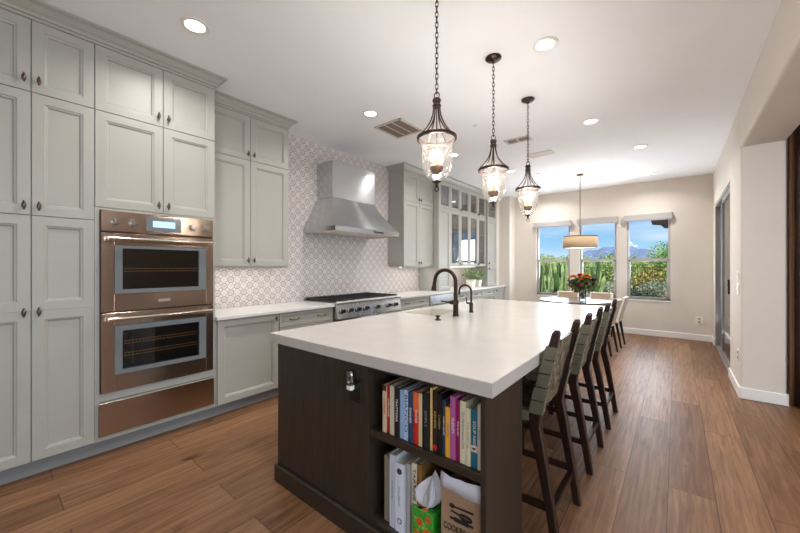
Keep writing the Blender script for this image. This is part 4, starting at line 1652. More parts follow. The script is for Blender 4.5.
for q, (x0, x1, zt_, rgb, lb, tx, ink, bands) in enumerate(B):
    bk = book(x0, x1, yb + (.0, .004, .002)[q % 3], .23, BZ, zt_, rgb, lb, tx, ink, bands=bands, size=.021 if tx == 'BIANCO' else None, width=.17 if tx == 'BIANCO' else None)
    if rgb == (44, 30, 24):
        MB().cyl(((x0 + x1) / 2, yb + .0005, BZ + .022), ((x0 + x1) / 2, yb + .005, BZ + .022), .0115, n=18).build('red_dot', cm((205, 30, 34)), bk)
    if rgb == (30, 112, 132):
        MB().box(x0 + .008, yb + .0005, BZ + .073, x1 - .008, yb + .003, BZ + .080).build('emblem', cm((90, 40, 30)), bk)

LB = .131
G2 = 'books on the lower island shelf'
book(-1.108, -1.080, yb + .02, .22, LB, .446, (150, 142, 124), 'grey beige book, first on the lower island shelf', 'BAKERY', M_inkgr, group=G2)
book(-1.080, -1.064, yb + .02, .22, LB, .435, (176, 166, 142), 'thin tan book on the lower shelf', None, None, group=G2)
bk = book(-1.062, -1.024, yb + .005, .25, LB, .474, (198, 202, 212), 'pale grey binder left of the one with round emblems', 'cuisine', M_inkgr, group=G2)
bk = book(-1.022, -.972, yb, .25, LB, .450, (214, 218, 230), 'white binder with two dark round emblems on its spine', 'modern', M_inkgr, size=.02, group=G2)
for zz, rr in ((.415, .014), (.185, .013)):
    MB().lathe([(rr, 0), (rr * .78, 0)], 0, 0, 20)
    d_ = MB()
    d_.cyl((-.997, yb - .0012, zz), (-.997, yb + .002, zz), rr, n=22)
    d_.build('round_emblem', cm((52, 44, 60)), bk)
    if zz < .3:
        MB().cyl((-.997, yb - .0018, zz), (-.997, yb + .001, zz), rr * .7, n=22).build('emblem_centre', cm((206, 210, 224)), bk)
book(-.966, -.943, yb + .01, .24, LB, .462, (168, 164, 160), 'plain grey book behind the white binder', None, None, group=G2)
book(-.940, -.912, yb + .02, .24, LB, .470, (214, 206, 186), 'cream book titled TARTINE BREAD on the lower shelf', 'TARTINE BREAD', M_inkk, size=.020, width=.27, group=G2)
book(-.911, -.885, yb + .02, .24, LB, .474, (132, 96, 52), 'brown and amber book right of the TARTINE BREAD book', None, None, group=G2)

# ---- tissue box: bright green with orange flowers
tb = thing('tissue_box', 'green tissue box with orange flowers on the lower shelf', 'tissue box', (-.862, yb + .06, LB))
bx0, bx1, by0, by1, bz1 = -.925, -.814, yb + .002, yb + .118, .288
M_tgreen = mat('leaf green card', (58, 150, 46), .5, noise=.35, nscale=38)
ang = .25
MB().cbox(bx0, by0, LB + .001, bx1, by1, bz1, .002).build('carton', M_tgreen, tb)
fm, lm = MB(), MB()
rnd = random.Random(3)
for (px, pz, s_) in ((-.885, .235, 1), (-.845, .20, 1.1), (-.90, .18, .8), (-.838, .262, .8), (-.86, .155, .8)):
    for k in range(6):
        a = k * PI / 3 + px * 40
        fm.cyl((px + .011 * s_ * math.cos(a), by0 - .0012, pz + .011 * s_ * math.sin(a)), (px + .011 * s_ * math.cos(a), by0 + .001, pz + .011 * s_ * math.sin(a)), .008 * s_, n=10)
for k in range(6):
    px, py = rnd.uniform(bx0 + .02, bx1 - .02), rnd.choice((by0 + .015, by1 - .015))
    fm.cyl((px, py, bz1 - .001), (px, py, bz1 + .0012), .012, n=10)
for k in range(16):
    px, pz, a = rnd.uniform(bx0 + .015, bx1 - .015), rnd.uniform(LB + .015, bz1 - .015), rnd.uniform(0, PI)
    d_ = Vector((math.cos(a), 0, math.sin(a)))
    n_ = Vector((-math.sin(a), 0, math.cos(a)))
    p = Vector((px, by0 - .0006, pz))
    lm.add([p - d_ * .014, p + n_ * .004, p + d_ * .014, p - n_ * .004], [(0, 1, 2, 3)])
fm.build('printed_flower', mat('orange print', (222, 104, 40), .5), tb)
lm.build('printed_leaf', mat('lime print', (160, 205, 90), .5), tb, fix=False)
MB().lathe([(.0005, bz1 + .0012), (.03, bz1 + .0012)], -.862, (by0 + by1) / 2, 20).build('slot', M_black, tb, fix=False)
# tissue: crumpled cone
tm = MB()
rings = []
cx_, cy_ = -.868, (by0 + by1) / 2
for k, (z, r) in enumerate(((bz1 + .002, .016), (bz1 + .03, .034), (bz1 + .07, .044), (bz1 + .10, .034), (bz1 + .13, .020), (bz1 + .155, .004))):
    ring = []
    for j in range(40):
        a = 2 * PI * j / 40
        w = 1 + .30 * math.sin(5 * a + k * .35) + .16 * math.sin(11 * a + k * .6)
        zz = z + .010 * math.sin(5 * a + 1) * (k > 0) + .018 * (k / 5) * math.cos(a)
        ring.append((cx_ - .006 + .008 * k + r * w * 1.35 * math.cos(a), cy_ - .02 + r * w * .8 * math.sin(a), zz))
    rings.append(ring)
tm.loft(rings, caps=False)
tm.build('tissue', mat('white tissue', (206, 208, 214), .9), tb, smooth=True)

# ---- burlap bag
bg = thing('cookbook_bag', 'burlap cookbook bin with black utensil print and white lining', 'storage bin', (-.68, yb + .09, LB))
gx0, gx1, gy0, gy1 = -.768, -.588, yb + .002, yb + .21
M_burlap = mat('burlap', (158, 128, 100), .95, noise=.18, nscale=260, bump=.6, bscale=500)
gz = .447
rings = []
for z, d0 in ((LB + .001, 0), (.20, .003), (.30, .003), (gz, 0)):
    rings.append([(gx0 - d0 * .5, gy0 - d0, z), ((gx0 + gx1) / 2, gy0 - d0 * 1.2, z), (gx1 + d0 * .3, gy0 - d0, z), (gx1, gy1, z), (gx0, gy1, z)])
MB().loft(rings).build('bag', M_burlap, bg)
# lining, folded over the rim and peaked at one corner
M_line = mat('white cotton lining', (205, 208, 218), .9, bump=.4, bscale=60)
lv = []
cols = 9
front = []
for i in range(cols):
    u = i / (cols - 1)
    x = gx0 - .002 + (gx1 - gx0 + .004) * u
    lo_ = .462 + .003 * math.sin(u * 7)
    hi_ = .499 + .012 * u - .006 * math.sin(u * PI) + .002 * math.sin(u * 17) + (.008 if i == 0 else 0)
    front.append([(x, gy0 - .007, lo_ - .02), (x, gy0 - .008, (lo_ + hi_) / 2), (x, gy0 - .003 + .002 * math.sin(u * 14), hi_), (x, gy0 + .003, hi_ - .004), (x, gy0 + .012, hi_ - .05)])
MB().loft(front, closed_ring=False).build('lining', M_line, bg, smooth=True, fix=False, solid=.002)
M_print = mat('black print', (22, 19, 18), .8)
pr = MB()
yp = gy0 - .0052


def flat_blob(mb, pts2, th=.0012):
    mb.prism([(p[0], p[1]) for p in pts2], 'y', yp - th, yp + .002)


def bar2(mb, a, b, w0, w1):
    a, b = Vector((a[0], a[1])), Vector((b[0], b[1]))
    d_ = (b - a).normalized()
    n_ = Vector((-d_.y, d_.x))
    flat_blob(mb, [a + n_ * w0, b + n_ * w1, b - n_ * w1, a - n_ * w0])


def disc2(mb, c, rx, rz, ang_=0, n=18):
    flat_blob(mb, [(c[0] + rx * math.cos(t_) * math.cos(ang_) - rz * math.sin(t_) * math.sin(ang_), c[1] + rx * math.cos(t_) * math.sin(ang_) + rz * math.sin(t_) * math.cos(ang_)) for t_ in [2 * PI * k / n for k in range(n)]])


disc2(pr, (-.716, .383), .0125, .0085, -.05)
bar2(pr, (-.706, .383), (-.621, .389), .0022, .0036)
pr.build('printed_spoon', M_print, bg)
pr = MB()
bar2(pr, (-.722, .361), (-.683, .359), .0026, .0024)
for k in range(4):
    pts = []
    for j in range(17):
        t_ = 2 * PI * j / 16
        rx, rz = .030, .013 * (k + 1) / 4
        pts.append((-.654 + rx * math.cos(t_), yp - .0005, .358 + rz * math.sin(t_)))
    pr.tube(pts[:-1], .0011, 5, closed=True)
pr.build('printed_whisk', M_print, bg)
pr = MB()
bar2(pr, (-.706, .333), (-.642, .335), .0080, .0080)
bar2(pr, (-.725, .332), (-.706, .333), .0042, .0032)
bar2(pr, (-.642, .335), (-.621, .336), .0032, .0042)
pr.build('printed_rolling_pin', M_print, bg)
lettering('printed_word', 'COOKBOOKS', .034, M_print, bg, ((gx0 + gx1) / 2, yp - .0004, .293), (1, 0, .06), (0, 0, 1), depth=.0006, width=.155, font_scale=1.15)

# ================================================================== lantern pendants
def lantern():
    r = thing('pendant_lantern', 'proto', 'pendant light', (0, 0, 0), 'bell jar lanterns over the island')
    # local z=0 is the ceiling
    c = MB().lathe([(.0005, -.001), (.062, -.001), (.064, -.010), (.050, -.022), (.018, -.030), (.010, -.045), (.0005, -.046)], 0, 0, 24).build('ceiling_canopy', M_bronze, r, smooth=True)
    zh = -.668                      # hub top (z=2.38)
    # chain links
    ch = MB()
    n = 19
    z0, z1 = -.045, zh + .030
    L_ = (z0 - z1) / n
    for i in range(n):
        zc = z0 - (i + .5) * L_
        pts = []
        for j in range(10):
            a = 2 * PI * j / 10
            u, w = .0085 * math.cos(a), (L_ * .68) * math.sin(a)
            pts.append((u, 0, zc + w) if i % 2 else (0, u, zc + w))
        ch.tube(pts, .0027, 6, closed=True)
    ch.build('chain', M_bronze, r, smooth=True)
    hb = MB()
    hb.tube([(.016 * math.cos(a), 0, zh + .022 + .020 * math.sin(a)) for a in [2 * PI * k / 14 for k in range(14)]], .0035, 7, closed=True)
    hb.lathe([(.0005, zh + .004), (.020, zh + .004), (.026, zh - .003), (.026, zh - .014), (.021, zh - .018), (.021, zh - .032), (.027, zh - .038), (.024, zh - .050), (.0005, zh - .052)], 0, 0, 20)
    hb.build('hub', M_bronze, r, smooth=True)
    zr = -.905                      # ring centre (z=2.145)
    for k in range(6):
        a = 2 * PI * k / 6 + .3
        pts = []
        for j in range(12):
            u = j / 11
            rad = .019 + (.113 - .019) * (u ** 2.2)
            pts.append((rad * math.cos(a), rad * math.sin(a), zh - .045 + (zr + .012 - zh + .045) * u))
        MB().tube(pts, .0044, 7).build('arm', M_bronze, r, smooth=True)
    MB().lathe([(.108, zr + .009), (.120, zr + .009), (.122, zr), (.120, zr - .009), (.111, zr - .011), (.108, zr)], 0, 0, 40, True).build('ring', M_bronze, r, smooth=True)
    # bell glass
    zb_ = -1.170
    prof = [(.107, zr - .012), (.099, zr - .025), (.092, zr - .050), (.090, zr - .09), (.0905, zr - .13), (.087, zr - .17), (.076, zr - .21), (.056, zr - .24), (.030, zr - .258), (.012, zr - .263)]
    MB().lathe(prof, 0, 0, 40).build('glass_bell', M_seed, r, smooth=True)
    # stem, cup, candles
    MB().cyl((0, 0, zh - .05), (0, 0, zr - .262), .004, n=8).build('stem', M_bronze, r, smooth=True)
    MB().lathe([(.0005, zr - .218), (.020, zr - .216), (.036, zr - .200), (.042, zr - .183), (.042, zr - .176), (.0005, zr - .176)], 0, 0, 24).build('candle_cup', mat('aged bronze cup', (120, 82, 50), .4, .6), r, smooth=True)
    for k in range(3):
        a = 2 * PI * k / 3 + .9
        x, y = .023 * math.cos(a), .023 * math.sin(a)
        cd = MB().cyl((x, y, zr - .176), (x, y, zr - .128), .0085, n=12).build('candle', M_candle, r, smooth=True)
        b = MB()
        b.lathe([(.0005, zr - .128), (.007, zr - .126), (.011, zr - .112), (.0105, zr - .098), (.005, zr - .075), (.0005, zr - .062)], x, y, 12)
        b.build('bulb', M_bulb, cd, smooth=True)
    fn = MB()
    zf = zr - .262
    fn.lathe([(.0005, zf + .008), (.020, zf + .006), (.028, zf), (.026, zf - .006), (.010, zf - .012), (.008, zf - .026), (.012, zf - .030), (.0005, zf - .036)], 0, 0, 20)
    fn.tube([(.013 * math.cos(a), 0, zf - .048 + .013 * math.sin(a)) for a in [2 * PI * k / 14 for k in range(14)]], .003, 6, closed=True)
    fn.build('finial', M_bronze, r, smooth=True)
    ld = bpy.data.lights.new('lantern lamp', 'POINT')
    ld.energy = 13
    ld.color = (1.0, .93, .85)
    ld.shadow_soft_size = .05
    lo = bpy.data.objects.new('lamp', ld)
    COL.objects.link(lo)
    lo.parent = r
    lo.location = (0, 0, zr - .05)
    return r


pl = lantern()
pl.location = (-1.13, 1.75, CEIL)
pl['label'] = 'bronze bell jar lantern over the sink end of the island, largest in view'
pl.rotation_euler = (0, 0, .3)
copy_thing(pl, (-1.145, 2.61, CEIL), .5, 'middle bronze bell jar lantern of the three over the island')
copy_thing(pl, (-1.16, 3.48, CEIL), .1, 'bronze bell jar lantern nearest the windows, smallest of the three')

# ---- drum pendant
DXc, DYc = -1.365, 6.92
dp = thing('drum_pendant', 'beige linen drum pendant on a chain above the dining table', 'pendant light', (DXc, DYc, CEIL))
MB().lathe([(.0005, CEIL - .001), (.06, CEIL - .001), (.06, CEIL - .015), (.02, CEIL - .03), (.0005, CEIL - .032)], DXc, DYc, 24).build('ceiling_canopy', M_bronze, dp, smooth=True)
chm = MB()
n = 26
z0, z1 = CEIL - .03, 2.00
L_ = (z0 - z1) / n
for i in range(n):
    zc = z0 - (i + .5) * L_
    pts = []
    for j in range(8):
        a = 2 * PI * j / 8
        u, w = .010 * math.cos(a), (L_ * .64) * math.sin(a)
        pts.append((DXc + u, DYc, zc + w) if i % 2 else (DXc, DYc + u, zc + w))
    chm.tube(pts, .003, 5, closed=True)
chm.build('chain', M_bronze_l, dp)
M_shade = mat('backlit beige linen', (214, 184, 148), .9, noise=.05, nscale=150, emit=.05)
R_ = .285
sh = MB()
sh.lathe([(R_, 1.915), (R_, 1.705)], DXc, DYc, 48).build('lamp_shade', M_shade, dp, smooth=True, fix=False, solid=.004)
rm = MB()
rm.lathe([(R_ + .002, 1.918), (R_ + .004, 1.905), (R_ - .004, 1.905), (R_ - .004, 1.918)], DXc, DYc, 48, True)
rm.lathe([(R_ + .002, 1.714), (R_ + .004, 1.702), (R_ - .004, 1.702), (R_ - .004, 1.714)], DXc, DYc, 48, True)
for k in range(3):
    a = 2 * PI * k / 3
    rm.tube([(DXc, DYc, 1.93), (DXc + R_ * math.cos(a), DYc + R_ * math.sin(a), 1.912)], .003, 5)
rm.cyl((DXc, DYc, 1.85), (DXc, DYc, 2.01), .008, n=10)
rm.build('shade_frame', M_bronze, dp)
MB().lathe([(.0005, 1.712), (R_ - .005, 1.712)], DXc, DYc, 40).build('diffuser', mat('glowing diffuser', (255, 244, 226), .5, emit=1.6), dp, fix=False)
ld = bpy.data.lights.new('drum lamp', 'POINT')
ld.energy = 24
ld.color = (1, .93, .86)
ld.shadow_soft_size = .06
lo = bpy.data.objects.new('lamp', ld)
COL.objects.link(lo)
lo.parent = dp
lo.location = (0, 0, 1.80 - CEIL)


# ================================================================== counter stools
def stool():
    r = thing('counter_stool', 'proto', 'stool', (0, 0, 0), 'strap backed counter stools along the island')
    hw = .215           # half width between post centres
    tw = .021           # half thickness in Y

    def post(sy):
        # rear leg and back post: profile in XZ, swept wide in X
        prof = [(.252, 0.0, .019), (.222, .20, .021), (.178, .45, .025), (.150, .585, .029), (.163, .68, .026), (.205, .86, .022), (.240, 1.00, .019), (.250, 1.045, .017), (.253, 1.062, .009)]
        rings = []
        for x, z, w in prof:
            y = sy * hw
            t_ = tw if z < 1.05 else tw * .6
            rings.append([(x - w, y - t_ * .8, z), (x - w * .8, y - t_, z), (x + w * .8, y - t_, z), (x + w, y - t_ * .8, z),
                          (x + w, y + t_ * .8, z), (x + w * .8, y + t_, z), (x - w * .8, y + t_, z), (x - w, y + t_ * .8, z)])
        return MB().loft(rings)
    for sy in (-1, 1):
        post(sy).build('rear_leg', M_stool, r)
    for sy in (-1, 1):
        rings = []
        for x, z, w in ((-.205, 0, .018), (-.195, .3, .021), (-.185, .60, .025), (-.185, .645, .024)):
            y = sy * (hw - .002)
            rings.append([(x - w, y - tw * .9, z), (x + w, y - tw * .9, z), (x + w, y + tw * .9, z), (x - w, y + tw * .9, z)])
        MB().loft(rings).build('front_leg', M_stool, r)
    # rails
    for sy in (-1, 1):
        y = sy * hw
        MB().cbox(-.20, y - .012, .590, .145, y + .012, .640, .004).build('seat_rail', M_stool, r)
        MB().cbox(-.20, y - .011, .175, .226, y + .011, .212, .003).build('side_stretcher', M_stool, r)
    MB().cbox(-.205, -hw, .600, -.172, hw, .640, .004).build('front_rail', M_stool, r)
    MB().cbox(.206, -hw, .155, .236, hw, .190, .003).build('rear_stretcher', M_stool, r)
    MB().cbox(-.212, -hw, .235, -.186, hw, .270, .003).build('footrest', M_stool, r)
    # strap seat: straps across, woven with straps front to back
    s = MB()
    th = .003

    def strap_x(u0, u1, f, wrap):   # strap running in Y at params along the sling
        pass
    nS, AMP, PY = 6, .0031, .068
    psx = .315 / nS
    cxs = [-.185 + (k + .5) * psx for k in range(nS)]

    def wave(y):
        return math.cos(PI * (y + .136) / PY)
    for k in range(nS):
        xa, xb = cxs[k] - psx / 2 + .003, cxs[k] + psx / 2 - .003
        rings = []
        for j in range(33):
            v = j / 32
            y = -hw - tw - .003 + (2 * hw + 2 * tw + .006) * v
            z = .648 - .030 * math.sin(PI * v) + (AMP * wave(y) * (-1) ** k if .06 < v < .94 else 0)
            rings.append([(xa, y, z), (xb, y, z), (xb, y, z + th), (xa, y, z + th)])
        s.loft(rings)
        for sy in (-1, 1):
            y = sy * (hw + tw + .002)
            s.box(xa, y - .002, .600, xb, y + .002, .651)
    for k in range(5):
        yc = -.136 + k * PY
        rings = []
        for j in range(25):
            x = -.195 + .34 * j / 24
            ph = math.cos(PI * (x - cxs[0]) / psx)
            z = .648 - .030 * math.sin(PI * (yc + hw + tw) / (2 * hw + 2 * tw)) - AMP * (-1) ** k * ph
            rings.append([(x, yc - .029, z), (x, yc + .029, z), (x, yc + .029, z + th), (x, yc - .029, z + th)])
        s.loft(rings)
    s.build('woven_seat', M_strap, r)
    # strap back
    s = MB()

    def px(z):   # post centre line x at z
        P = [(.585, .150), (.68, .163), (.86, .205), (1.0, .240), (1.05, .251)]
        for (a, xa), (b, xb) in zip(P, P[1:]):
            if z <= b:
                return xa + (xb - xa) * (z - a) / (b - a)
        return P[-1][1]
    nb = 5
    zA, zB = .640, .985
    for k in range(nb):
        za = zA + (zB - zA) * k / nb + .003
        zb2 = zA + (zB - zA) * (k + 1) / nb - .003
        rings = []
        for j in range(33):
            v = j / 32
            y = -hw - tw - .003 + (2 * hw + 2 * tw + .006) * v
            o_ = -.006 + .012 * math.sin(PI * v) + (AMP * wave(y) * (-1) ** k if .08 < v < .92 else 0)
            rings.append([(px(za) + o_, y, za), (px(zb2) + o_, y, zb2), (px(zb2) + o_ + th, y, zb2), (px(za) + o_ + th, y, za)])
        s.loft(rings)
        # wrap around each post
        for sy in (-1, 1):
            y0_, y1_ = sy * (hw + tw + .0005), sy * (hw + tw + .0035)
            w0 = .029 if za < .75 else .0245
            s.add([(px(za) - w0, y0_, za), (px(za) + w0, y0_, za), (px(zb2) + w0, y0_, zb2), (px(zb2) - w0, y0_, zb2),
                   (px(za) - w0, y1_, za), (px(za) + w0, y1_, za), (px(zb2) + w0, y1_, zb2), (px(zb2) - w0, y1_, zb2)],
                  [(0, 1, 2, 3), (4, 7, 6, 5), (0, 4, 5, 1), (1, 5, 6, 2), (2, 6, 7, 3), (3, 7, 4, 0)])
            for sx_ in (-1, 1):
                xa_, xb_ = sx_ * w0, sx_ * (w0 + .003)
                yi, yo = sy * (hw - tw - .002), sy * (hw + tw + .0035)
                s.add([(px(za) + xa_, yi, za), (px(za) + xb_, yi, za), (px(zb2) + xb_, yi, zb2), (px(zb2) + xa_, yi, zb2),
                       (px(za) + xa_, yo, za), (px(za) + xb_, yo, za), (px(zb2) + xb_, yo, zb2), (px(zb2) + xa_, yo, zb2)],
                      [(0, 1, 2, 3), (4, 7, 6, 5), (0, 4, 5, 1), (1, 5, 6, 2), (2, 6, 7, 3), (3, 7, 4, 0)])
    pz_ = (zB - zA) / nb
    for k in range(5):
        yc = -.136 + k * PY
        rings = []
        for j in range(25):
            z = zA + (zB + .004 - zA) * j / 24
            ph = math.cos(PI * (z - zA - pz_ / 2) / pz_)
            x = px(z) - .006 + .012 * math.sin(PI * (yc + hw + tw) / (2 * hw + 2 * tw)) - AMP * (-1) ** k * ph
            rings.append([(x, yc - .028, z), (x, yc + .028, z), (x + th, yc + .028, z), (x + th, yc - .028, z)])
        s.loft(rings)
    s.build('woven_back', M_strap, r)
    # curved top rail inside the last strap
    rings = []
    for j in range(11):
        v = j / 10
        y = -hw + 2 * hw * v
        b_ = .014 * math.sin(PI * v) * .9
        rings.append([(.213 + b_, y, .966), (.224 + b_, y, .966), (.231 + b_, y, .994), (.220 + b_, y, .994)])
    MB().loft(rings).build('top_rail', M_strap, r)
    return r


st = stool()
st.location = (-.695, 1.955, 0)
st['label'] = 'dark wood counter stool with grey strap back, beside the bookshelf end'
copy_thing(st, (-.695, 2.755, 0), 0, 'middle of the three dark wood strap back counter stools')
copy_thing(st, (-.695, 3.555, 0), 0, 'dark wood strap back counter stool nearest the dining table')

# ================================================================== dining set
TX, TY, TR = -1.45, 6.95, .61
tb_ = thing('dining_table', 'round dark wood dining table under the drum pendant', 'table', (TX, TY, 0))
MB().lathe([(.0005, .718), (TR - .03, .718), (TR - .004, .728), (TR, .738), (TR - .004, .750), (.0005, .750)], TX, TY, 64).build('tabletop', M_tabletop, tb_, smooth=True)
MB().lathe([(.0005, 0), (.30, 0), (.30, .03), (.24, .05), (.09, .09), (.07, .2), (.10, .45), (.14, .60), (.25, .70), (.28, .718), (.0005, .718)], TX, TY, 32).build('pedestal', M_tabletop, tb_, smooth=True)


def dchair():
    r = thing('dining_chair', 'proto', 'chair', (0, 0, 0), 'cream and tan dining chairs round the table')
    # faces -X, back toward +X
    MB().cbox(-.22, -.215, .41, .20, .215, .485, .02).build('seat', M_cream, r, bevel=.008)
    rings = []
    for k in range(6):
        u = k / 5
        z = .44 + .41 * u
        x = .185 + .105 * u ** 1.2
        w = .200 + .004 * u
        t_ = .034
        rings.append([(x - t_, -w, z), (x + t_ * .5, -w, z), (x + t_ * .5, w, z), (x - t_, w, z)])
    MB().loft(rings).build('backrest', M_cream, r, bevel=.014)
    rings = []
    for k in range(6):
        u = k / 5
        z = .45 + .39 * u
        x = .185 + .105 * u ** 1.2 + .018
        rings.append([(x, -.180, z), (x + .010, -.180, z), (x + .010, .180, z), (x, .180, z)])
    MB().loft(rings).build('back_panel', M_tan, r)
    rings = []
    for k in range(6):
        u = k / 5
        z = .50 + .34 * u
        x = .185 + .105 * u ** 1.2 - .042
        rings.append([(x, -.17, z), (x + .012, -.17, z), (x + .012, .17, z), (x, .17, z)])
    MB().loft(rings).build('back_cushion', M_tan, r)
    for sx_, sy in ((-1, -1), (-1, 1), (1, -1), (1, 1)):
        xt, yt = sx_ * .175, sy * .185
        xb_, yb_ = sx_ * .215 + (.03 if sx_ > 0 else 0), sy * .19
        rings = [[(x - w, y - w, z), (x + w, y - w, z), (x + w, y + w, z), (x - w, y + w, z)] for x, y, z, w in ((xb_, yb_, 0, .012), (xt, yt, .415, .021))]
        MB().loft(rings).build('leg', M_stool, r)
    return r


dc = dchair()
dc.location = (-.99, 6.26, 0)
dc.rotation_euler = (0, 0, math.radians(-6))
dc['label'] = 'cream dining chair with tan back standing closest to the third stool'
copy_thing(dc, (-.95, 6.95, 0), math.radians(-2), 'cream dining chair on the sliding door side of the table')
copy_thing(dc, (-1.20, 7.50, 0), math.radians(80), 'cream and tan dining chair across the table, right behind the flower vase')
copy_thing(dc, (-1.70, 7.48, 0), math.radians(102), 'cream and tan dining chair across the table, before the wall between first two windows')

# vase with bouquet
VX, VY = -1.33, 6.95
vz = thing('flower_vase', 'clear glass vase of mixed orange, red and pink flowers on the dining table', 'flower vase', (VX, VY, .75))
MB().lathe([(.0005, .751), (.055, .751), (.060, .77), (.058, .86), (.066, .95), (.062, .95), (.054, .86), (.055, .77), (.0005, .765)], VX, VY, 28).build('glass_vase', M_vase, vz, smooth=True)
stm = MB()
rnd = random.Random(11)
heads = []
for k in range(26):
    a, rr = rnd.uniform(0, 2 * PI), rnd.uniform(.03, .22)
    hz = 1.10 + rnd.uniform(-.06, .10) - rr * .35
    hp = Vector((VX + rr * math.cos(a), VY + rr * math.sin(a), hz))
    heads.append(hp)
    stm.tube([(VX + rnd.uniform(-.03, .03), VY + rnd.uniform(-.03, .03), .77), (VX + .3 * (hp.x - VX), VY + .3 * (hp.y - VY), .95), hp], .003, 5)
stm.build('stem', mat('dark green stem', (52, 78, 40), .6), vz)
lm = MB()
leaf_cloud(lm, (VX, VY, 1.04), (.24, .24, .13), 520, .075, seed=5, up=.3)
lm.build('foliage', leaf_mat('bouquet leaves', (36, 56, 28), (112, 124, 56)), vz, fix=False)
fc = [('orange_flower', (240, 140, 30)), ('red_flower', (200, 36, 28)), ('pink_flower', (196, 60, 120)), ('burgundy_flower', (90, 24, 30)), ('yellow_flower', (240, 190, 50))]
fm_ = [mat(nm.replace('_', ' '), rgb, .6) for nm, rgb in fc]
# keyed heads toward the camera
keyed = [(-.13, -.12, 1.17, 0, .055), (-.02, -.13, 1.19, 1, .060), (.0, -.15, 1.12, 0, .05), (.0, -.16, 1.00, 2, .060), (.10, -.08, 1.15, 0, .045), (.17, -.02, 1.10, 3, .06), (.10, -.10, 1.04, 3, .05), (-.09, -.16, 1.06, 3, .045), (-.20, -.06, 1.15, 4, .045), (.05, -.10, 1.21, 4, .04)]
allh = [(VX + a, VY + b, z, i, s_) for a, b, z, i, s_ in keyed] + [(h.x, h.y, h.z + .02, rnd.randrange(5), rnd.uniform(.03, .05)) for h in heads[:14]]
for (x, y, z, i, s_) in allh:
    fb = MB()
    for L2 in range(3):
        for k in range(8):
            a = 2 * PI * (k + L2 * .5) / 8
            el = .25 + L2 * .42
            d_ = Vector((math.cos(a) * math.cos(el), math.sin(a) * math.cos(el), math.sin(el)))
            sd_ = Vector((-math.sin(a), math.cos(a), 0))
            p = Vector((x, y, z))
            ln = s_ * (1.5 - .25 * L2)
            fb.add([p, p + d_ * ln * .6 + sd_ * ln * .34, p + d_ * ln, p + d_ * ln * .6 - sd_ * ln * .34], [(0, 1, 2, 3)])
    fb.sphere((x, y, z + s_ * .25), s_ * .3, 8, 6)
    fb.build(fc[i][0], fm_[i], vz, fix=False)

# ================================================================== outside
M_gravel = mat('desert gravel', (176, 160, 138), .95, noise=.25, nscale=6)
g = MB().box(-300, YF + .15, -.35, 300, 900, -.15).build('ground', M_gravel)
g['kind'] = 'structure'
g2 = MB().box(XR2, 5.2, -.20, 30, YF + .15, -.02).box(5.65, -30, -.20, 40, 5.2, -.02).build('patio_paving', mat('patio paver', (150, 140, 130), .8, noise=.1, nscale=4))
g2['kind'] = 'structure'
# solid patio wall beyond the slider
tag(MB().box(4.2, 5.4, -.02, 4.4, YF, 2.6).build('patio_wall', mat('grey stucco', (176, 172, 168), .9)), 'grey stucco wall across the patio beyond the sliding door', 'wall', kind='structure')
# roof over the patio
MB_r = MB().box(XR2, 5.2, 2.75, 4.4, YF + .15, 2.95).build('patio_roof', mat('patio soffit', (110, 100, 92), .9))
MB_r['kind'] = 'structure'

# carved patio eave bracket seen in the third window
M_timber = mat('dark timber', (34, 27, 24), .7)
o = MB()
o.prism([(-.44, 2.60), (.9, 2.60), (.9, 2.25), (-.07, 2.19), (-.20, 2.20), (-.26, 2.27), (-.41, 2.29), (-.43, 2.36)], 'y', 9.25, 9.42)
o = o.build('patio_beam', M_timber)
tag(o, 'dark carved timber eave bracket outside the window nearest the sliding door', 'roof bracket')
o = MB().cbox(.95, 9.22, -.15, 1.15, 9.45, 2.62, .01).build('patio_post', M_timber)
tag(o, 'dark timber patio post outside', 'post')

# low garden wall and iron fence
M_fence = mat('weathered iron', (84, 80, 70), .7)
M_block = mat('brown garden wall', (110, 86, 72), .9, noise=.1, nscale=5)
tag(MB().box(-1.9, 12.4, -.15, 6, 12.6, .52).build('garden_wall', M_block), 'low brown garden wall under the iron fence', 'wall')
fn = thing('iron_fence', 'black iron picket fence beyond the windows', 'fence', (0, 12.5, .52))
r_ = MB()
r_.box(-9, 12.49, .62, 6, 12.51, .638).box(-9, 12.49, 1.33, 6, 12.51, 1.345)
r_.build('rail', M_fence, fn)
for k in range(-52, 48):
    x = k * .12 - .9
    MB().cyl((x, 12.5, .53 if x > -1.9 else -.15), (x, 12.5, 1.40), .006, n=6).build('picket', M_fence, fn)


# cacti by the first window
def cactus_mesh(mb, x, y, z0, z1, r, lean=(0, 0), n=14):
    rings = []
    K = 12
    for k in range(K + 1):
        u = k / K
        rr = r * (1 if u < .88 else math.sqrt(max(.02, 1 - ((u - .88) / .125) ** 2)))
        cx, cy = x + lean[0] * u, y + lean[1] * u
        rings.append([(cx + rr * (1 + .18 * math.cos(6 * 2 * PI * j / (n * 2))) * math.cos(2 * PI * j / (n * 2)),
                       cy + rr * (1 + .18 * math.cos(6 * 2 * PI * j / (n * 2))) * math.sin(2 * PI * j / (n * 2)), z0 + (z1 - z0) * u) for j in range(n * 2)])
    mb.loft(rings)


